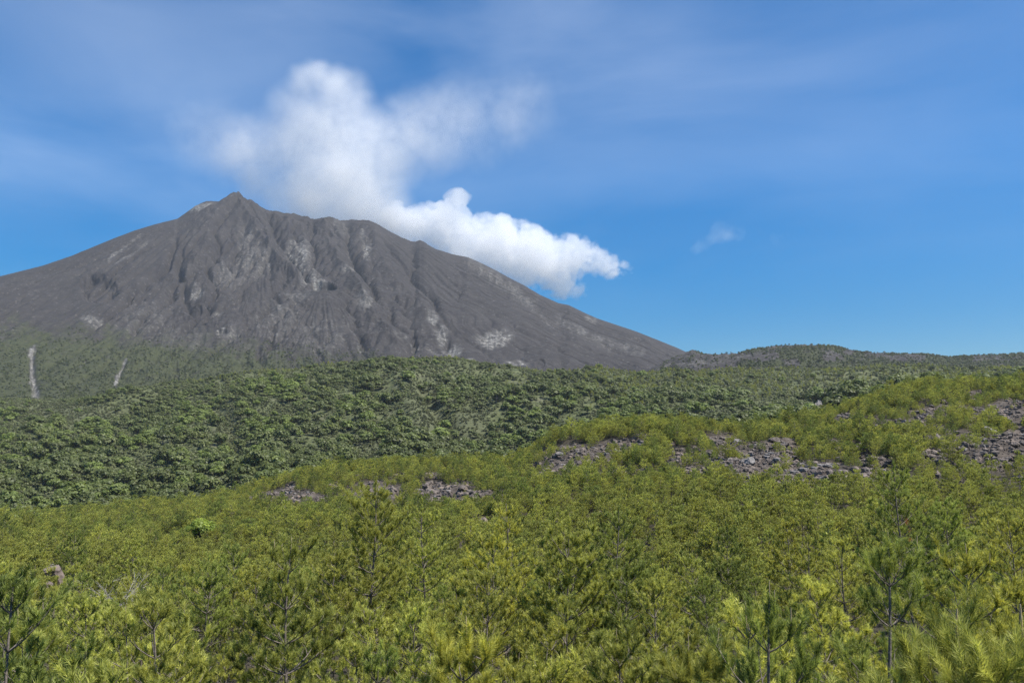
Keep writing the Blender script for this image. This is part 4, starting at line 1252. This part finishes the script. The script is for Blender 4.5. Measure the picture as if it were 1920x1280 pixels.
# bird before the cloud
b = Buf()
bodyP = np.array([(-.28, 0, 0), (-.16, 0, .01), (0, 0, .02), (.14, 0, .015), (.24, 0, .02), (.31, 0, .0)])
b.tube(bodyP, [.015, .05, .075, .06, .045, .012], 8)
for sgn in (-1, 1):
    W = np.array([(.10, .03, .02), (.14, .32, .10), (.05, .72, .06), (-.05, .70, .055), (-.06, .30, .09), (-.10, .03, .015)]) * [1, sgn, 1]
    V = np.concatenate([W, W - [0, 0, .012]])
    b.add(V, np.arange(6) if sgn > 0 else np.arange(6)[::-1], [6]); b.add(V, np.arange(6, 12)[::-1] if sgn > 0 else np.arange(6, 12), [6])
    f = np.stack([np.arange(6), np.arange(6) + 6, (np.arange(6) + 1) % 6 + 6, (np.arange(6) + 1) % 6], -1)
    b.add(V, f, np.full(6, 4))
b.add([(-.26, 0, .008), (-.46, .09, .0), (-.43, 0, .0), (-.46, -.09, .0), (-.26, 0, -.004), (-.46, .09, -.01), (-.43, 0, -.01), (-.46, -.09, -.01)], [0, 1, 2, 3, 7, 6, 5, 4], [4, 4])
o = link('bird', b.mesh('bird', [m_feather]))
o.location = at(1134, 485, 620); o.rotation_euler = (0, .1, R(205)); o.scale = (1.2,) * 3
tag(o, 'tiny dark soaring bird before the right end of the cloud', 'bird')

# ------------------------------------------------------------------ steam
def steam(name, blobs, depth, dens, thr, namp, label, nscale, grow=1.0, seed=0.0, cap=9.):
    """a closed lumpy hull of the steam with an uneven volume inside"""
    k = depth / F
    blobs = [(b[0], b[1], b[2] * grow, b[3]) for b in blobs]
    C = [at(b[0], b[1], depth) for b in blobs]
    org = np.mean(C, axis=0)
    bm = bmesh.new()
    for b, c in zip(blobs, C):
        bmesh.ops.create_icosphere(bm, subdivisions=3, radius=b[2] * k * 1.12, matrix=Matrix.Translation(Vector(c - org)))
    me = bpy.data.meshes.new(name); bm.to_mesh(me); bm.free()
    tmp = bpy.data.objects.new(name, me)
    COL.objects.link(tmp)
    md = tmp.modifiers.new('r', 'REMESH'); md.mode = 'VOXEL'; md.voxel_size = 14
    dg = bpy.context.evaluated_depsgraph_get()
    me2 = bpy.data.meshes.new_from_object(tmp.evaluated_get(dg))
    bpy.data.objects.remove(tmp); bpy.data.meshes.remove(me)
    me2.name = name
    t = NT(name)
    tc = t.n('ShaderNodeTexCoord'); pos = tc.outputs['Object']
    off = t.n('ShaderNodeVectorMath', operation='ADD', ins={0: pos, 1: (seed, seed, seed)}).outputs[0]
    wn = t.n('ShaderNodeTexNoise', ins={'Vector': off, 'Scale': nscale * .6, 'Detail': 2.0, 'Roughness': .6})
    wv = t.n('ShaderNodeVectorMath', operation='MULTIPLY_ADD', ins={0: wn.outputs['Color'], 1: (130., 130., 130.), 2: (-65., -65., -65.)}).outputs[0]
    wp = t.n('ShaderNodeVectorMath', operation='ADD', ins={0: pos, 1: wv}).outputs[0]
    total = None
    for b, c in zip(blobs, C):
        d = t.n('ShaderNodeVectorMath', operation='DISTANCE', ins={0: wp, 1: tuple(c - org)}).outputs['Value']
        f = t.n('ShaderNodeMapRange', interpolation_type='SMOOTHSTEP', ins={0: d, 1: b[2] * k, 2: b[2] * k * .15, 3: 0.0, 4: float(b[3])}).outputs[0]
        total = f if total is None else t.math('ADD', total, f)
    total = t.math('MINIMUM', total, 1.3)
    n1 = t.noise(off, nscale * 2.0, 5, .70)
    op = t.n('ShaderNodeVectorMath', operation='ADD', ins={0: off, 1: t.n('ShaderNodeVectorMath', operation='SCALE', ins={0: wv, 3: .5}).outputs[0]}).outputs[0]
    v1 = t.n('ShaderNodeTexVoronoi', feature='F1', ins={'Vector': op, 'Scale': nscale * 1.3}).outputs['Distance']
    v2 = t.n('ShaderNodeTexVoronoi', feature='F1', ins={'Vector': op, 'Scale': nscale * 3.4}).outputs['Distance']
    bil = t.math('SUBTRACT', .62, t.math('ADD', t.math('MULTIPLY', v1, .65), t.math('MULTIPLY', v2, .45)))
    nn = t.math('ADD', bil, t.math('MULTIPLY', t.math('SUBTRACT', n1, .5), .9))
    dd = t.math('ADD', t.math('SUBTRACT', total, thr), t.math('MULTIPLY', nn, t.math('MULTIPLY', t.math('MINIMUM', total, .8), namp)))
    dd = t.math('MULTIPLY', t.math('MINIMUM', t.math('MAXIMUM', dd, 0.0), cap), dens)
    pv = t.n('ShaderNodeVolumePrincipled', ins={'Color': (1, 1, 1, 1), 'Density': dd, 'Anisotropy': .0})
    t.out(None, pv.outputs[0])
    t.m.cycles.volume_step_rate = 0.33
    me2.materials.clear(); me2.materials.append(t.m)
    o = link(name, me2); o.location = org
    return tag(o, label, 'steam', kind='stuff')

def steam_safe(*a, **k):
    try: return steam(*a, **k)
    except Exception:
        import traceback; traceback.print_exc()

P1 = [(592, 130, 34, 1.0), (572, 152, 40, .8), (625, 160, 46, .8), (672, 170, 46, .42), (560, 215, 78, .5), (640, 225, 88, .6), (725, 235, 80, .30), (500, 285, 95, .36), (600, 300, 110, .55), (700, 310, 100, .55),
      (640, 375, 105, .8), (715, 385, 75, .8), (560, 385, 90, .6), (805, 230, 110, .24), (900, 225, 130, .16), (1000, 200, 120, .10), (400, 260, 120, .12), (440, 280, 85, .20), (480, 350, 60, .4), (690, 410, 70, .9), (790, 290, 80, .22)]
P2 = [(735, 415, 40, .9), (765, 425, 42, 1), (805, 425, 46, 1), (842, 402, 34, 1.1), (862, 372, 23, 1.1), (850, 440, 54, 1), (900, 450, 54, 1), (925, 430, 34, .9), (952, 462, 56, 1), (985, 490, 58, 1),
      (1000, 455, 36, .9), (1040, 488, 50, .9), (1085, 476, 42, .60), (1122, 488, 44, .34), (1160, 497, 32, .30), (1050, 530, 46, .5), (1140, 512, 30, .22), (1092, 552, 24, .28), (880, 490, 52, 1)]
steam_safe('steam_plume', P1, 3850, .0066, .04, 1.45, 'tall soft white steam plume rising behind the crater rim', .0054, grow=1.08)
steam_safe('steam_cloud', P2, 3850, .036, .28, 3.1, 'brighter lumpy steam cloud drifting down right behind the flank', .009, grow=1.30, seed=300., cap=.30)

P3 = [(1350, 440, 26, .36), (1378, 438, 22, .3), (1322, 456, 22, .28), (1305, 462, 14, .2), (1455, 444, 20, .2), (1480, 442, 14, .15)]
steam_safe('cloud_wisp', P3, 3850, .0065, .12, 1.4, 'faint small cloud wisp in clear sky right of the steam', .012, grow=1.3, seed=70.)

# ------------------------------------------------------------------ air
bm = bmesh.new(); bmesh.ops.create_cube(bm, size=1)
me = bpy.data.meshes.new('haze'); bm.to_mesh(me); bm.free()
t = NT('haze')
t.out(None, t.n('ShaderNodeVolumePrincipled', ins={'Color': (.80, .88, 1, 1), 'Density': 4.5e-5, 'Anisotropy': .2}).outputs[0])
me.materials.append(t.m)
hz_ = link('haze', me)
zlo = float(min(ZZ.min(), Zv.min(), Zh.min())) - 1.5; zhi = float(max(Zv.max(), Zh.max())) + 3
ylo, yhi = -12.0, float(max(Yv.max(), Yh.max())) + 5; xm = float(max(abs(Xv).max(), abs(Xh).max(), abs(Xg).max())) + 5
hz_.location = (0, (ylo + yhi) / 2, (zlo + zhi) / 2); hz_.scale = (2 * xm, yhi - ylo, zhi - zlo)
tag(hz_, 'thin bluish haze in the air before the volcano', 'haze', kind='stuff')

# ------------------------------------------------------------------ light and sky
SUN = np.array([.50, -.18, .85]); SUN /= np.linalg.norm(SUN)
elev = math.asin(SUN[2]); azim = math.atan2(SUN[0], SUN[1])       # from +Y, clockwise
ld = bpy.data.lights.new('sun', 'SUN'); ld.energy = 5.0; ld.angle = R(.53); ld.color = (1, .955, .88)
lo = bpy.data.objects.new('sun', ld); COL.objects.link(lo)
lo.rotation_euler = Vector(-SUN).to_track_quat('-Z', 'Y').to_euler()
lo.location = (0, 0, 60)

w_ = bpy.data.worlds.new('World'); scene.world = w_; w_.use_nodes = True
nt = w_.node_tree; nt.nodes.clear()
def wn(typ, ins={}, **kw):
    nd = nt.nodes.new(typ)
    for k, v in kw.items(): setattr(nd, k, v)
    for k, v in ins.items():
        if isinstance(v, bpy.types.NodeSocket): nt.links.new(v, nd.inputs[k])
        else: nd.inputs[k].default_value = v
    return nd
sky = wn('ShaderNodeTexSky', sky_type='NISHITA', sun_disc=False, sun_elevation=elev, sun_rotation=azim, altitude=600, air_density=1.0, dust_density=.0, ozone_density=4.0)
tc = wn('ShaderNodeTexCoord')
mp = wn('ShaderNodeMapping', {0: tc.outputs['Generated'], 3: (1.9, 1.6, 6.5), 2: (0, .35, .1), 1: (1.9, .7, .45)})
n1 = wn('ShaderNodeTexNoise', {'Vector': mp.outputs[0], 'Scale': 1.1, 'Detail': 5., 'Roughness': .5, 'Distortion': .5})
mr = wn('ShaderNodeMapRange', {0: n1.outputs[0], 1: .38, 2: .76, 3: .0, 4: .24})
sx = wn('ShaderNodeSeparateXYZ', {0: tc.outputs['Generated']})
lft = wn('ShaderNodeMapRange', {0: sx.outputs[0], 1: .45, 2: -.1, 3: .4, 4: 1.})
hi = wn('ShaderNodeMapRange', {0: sx.outputs[2], 1: .14, 2: .30, 3: .0, 4: 1.})
m1 = wn('ShaderNodeMath', {0: mr.outputs[0], 1: lft.outputs[0]}, operation='MULTIPLY')
m2 = wn('ShaderNodeMath', {0: m1.outputs[0], 1: hi.outputs[0]}, operation='MULTIPLY')
vz = wn('ShaderNodeMapRange', {0: sx.outputs[2], 1: .02, 2: .30, 3: .48, 4: .76})
hs = wn('ShaderNodeHueSaturation', {'Color': sky.outputs[0], 'Hue': .501, 'Saturation': 1.58, 'Value': vz.outputs[0]})
mx = wn('ShaderNodeMix', {0: m2.outputs[0], 6: hs.outputs[0], 7: (6.0, 6.7, 7.8, 1)}, data_type='RGBA')
bg = wn('ShaderNodeBackground', {0: mx.outputs[2], 1: .116})
wo = wn('ShaderNodeOutputWorld', {0: bg.outputs[0]})

scene.view_settings.view_transform = 'Standard'
scene.view_settings.look = 'None'
scene.view_settings.exposure = .68
scene.view_settings.gamma = 1
scene.render.engine = 'CYCLES'
cy = scene.cycles
cy.max_bounces = 12; cy.diffuse_bounces = 3; cy.glossy_bounces = 1; cy.transmission_bounces = 3; cy.transparent_max_bounces = 6
cy.volume_bounces = 8
cy.use_denoising = True
cy.denoising_prefilter = 'NONE'
cy.volume_max_steps = 256
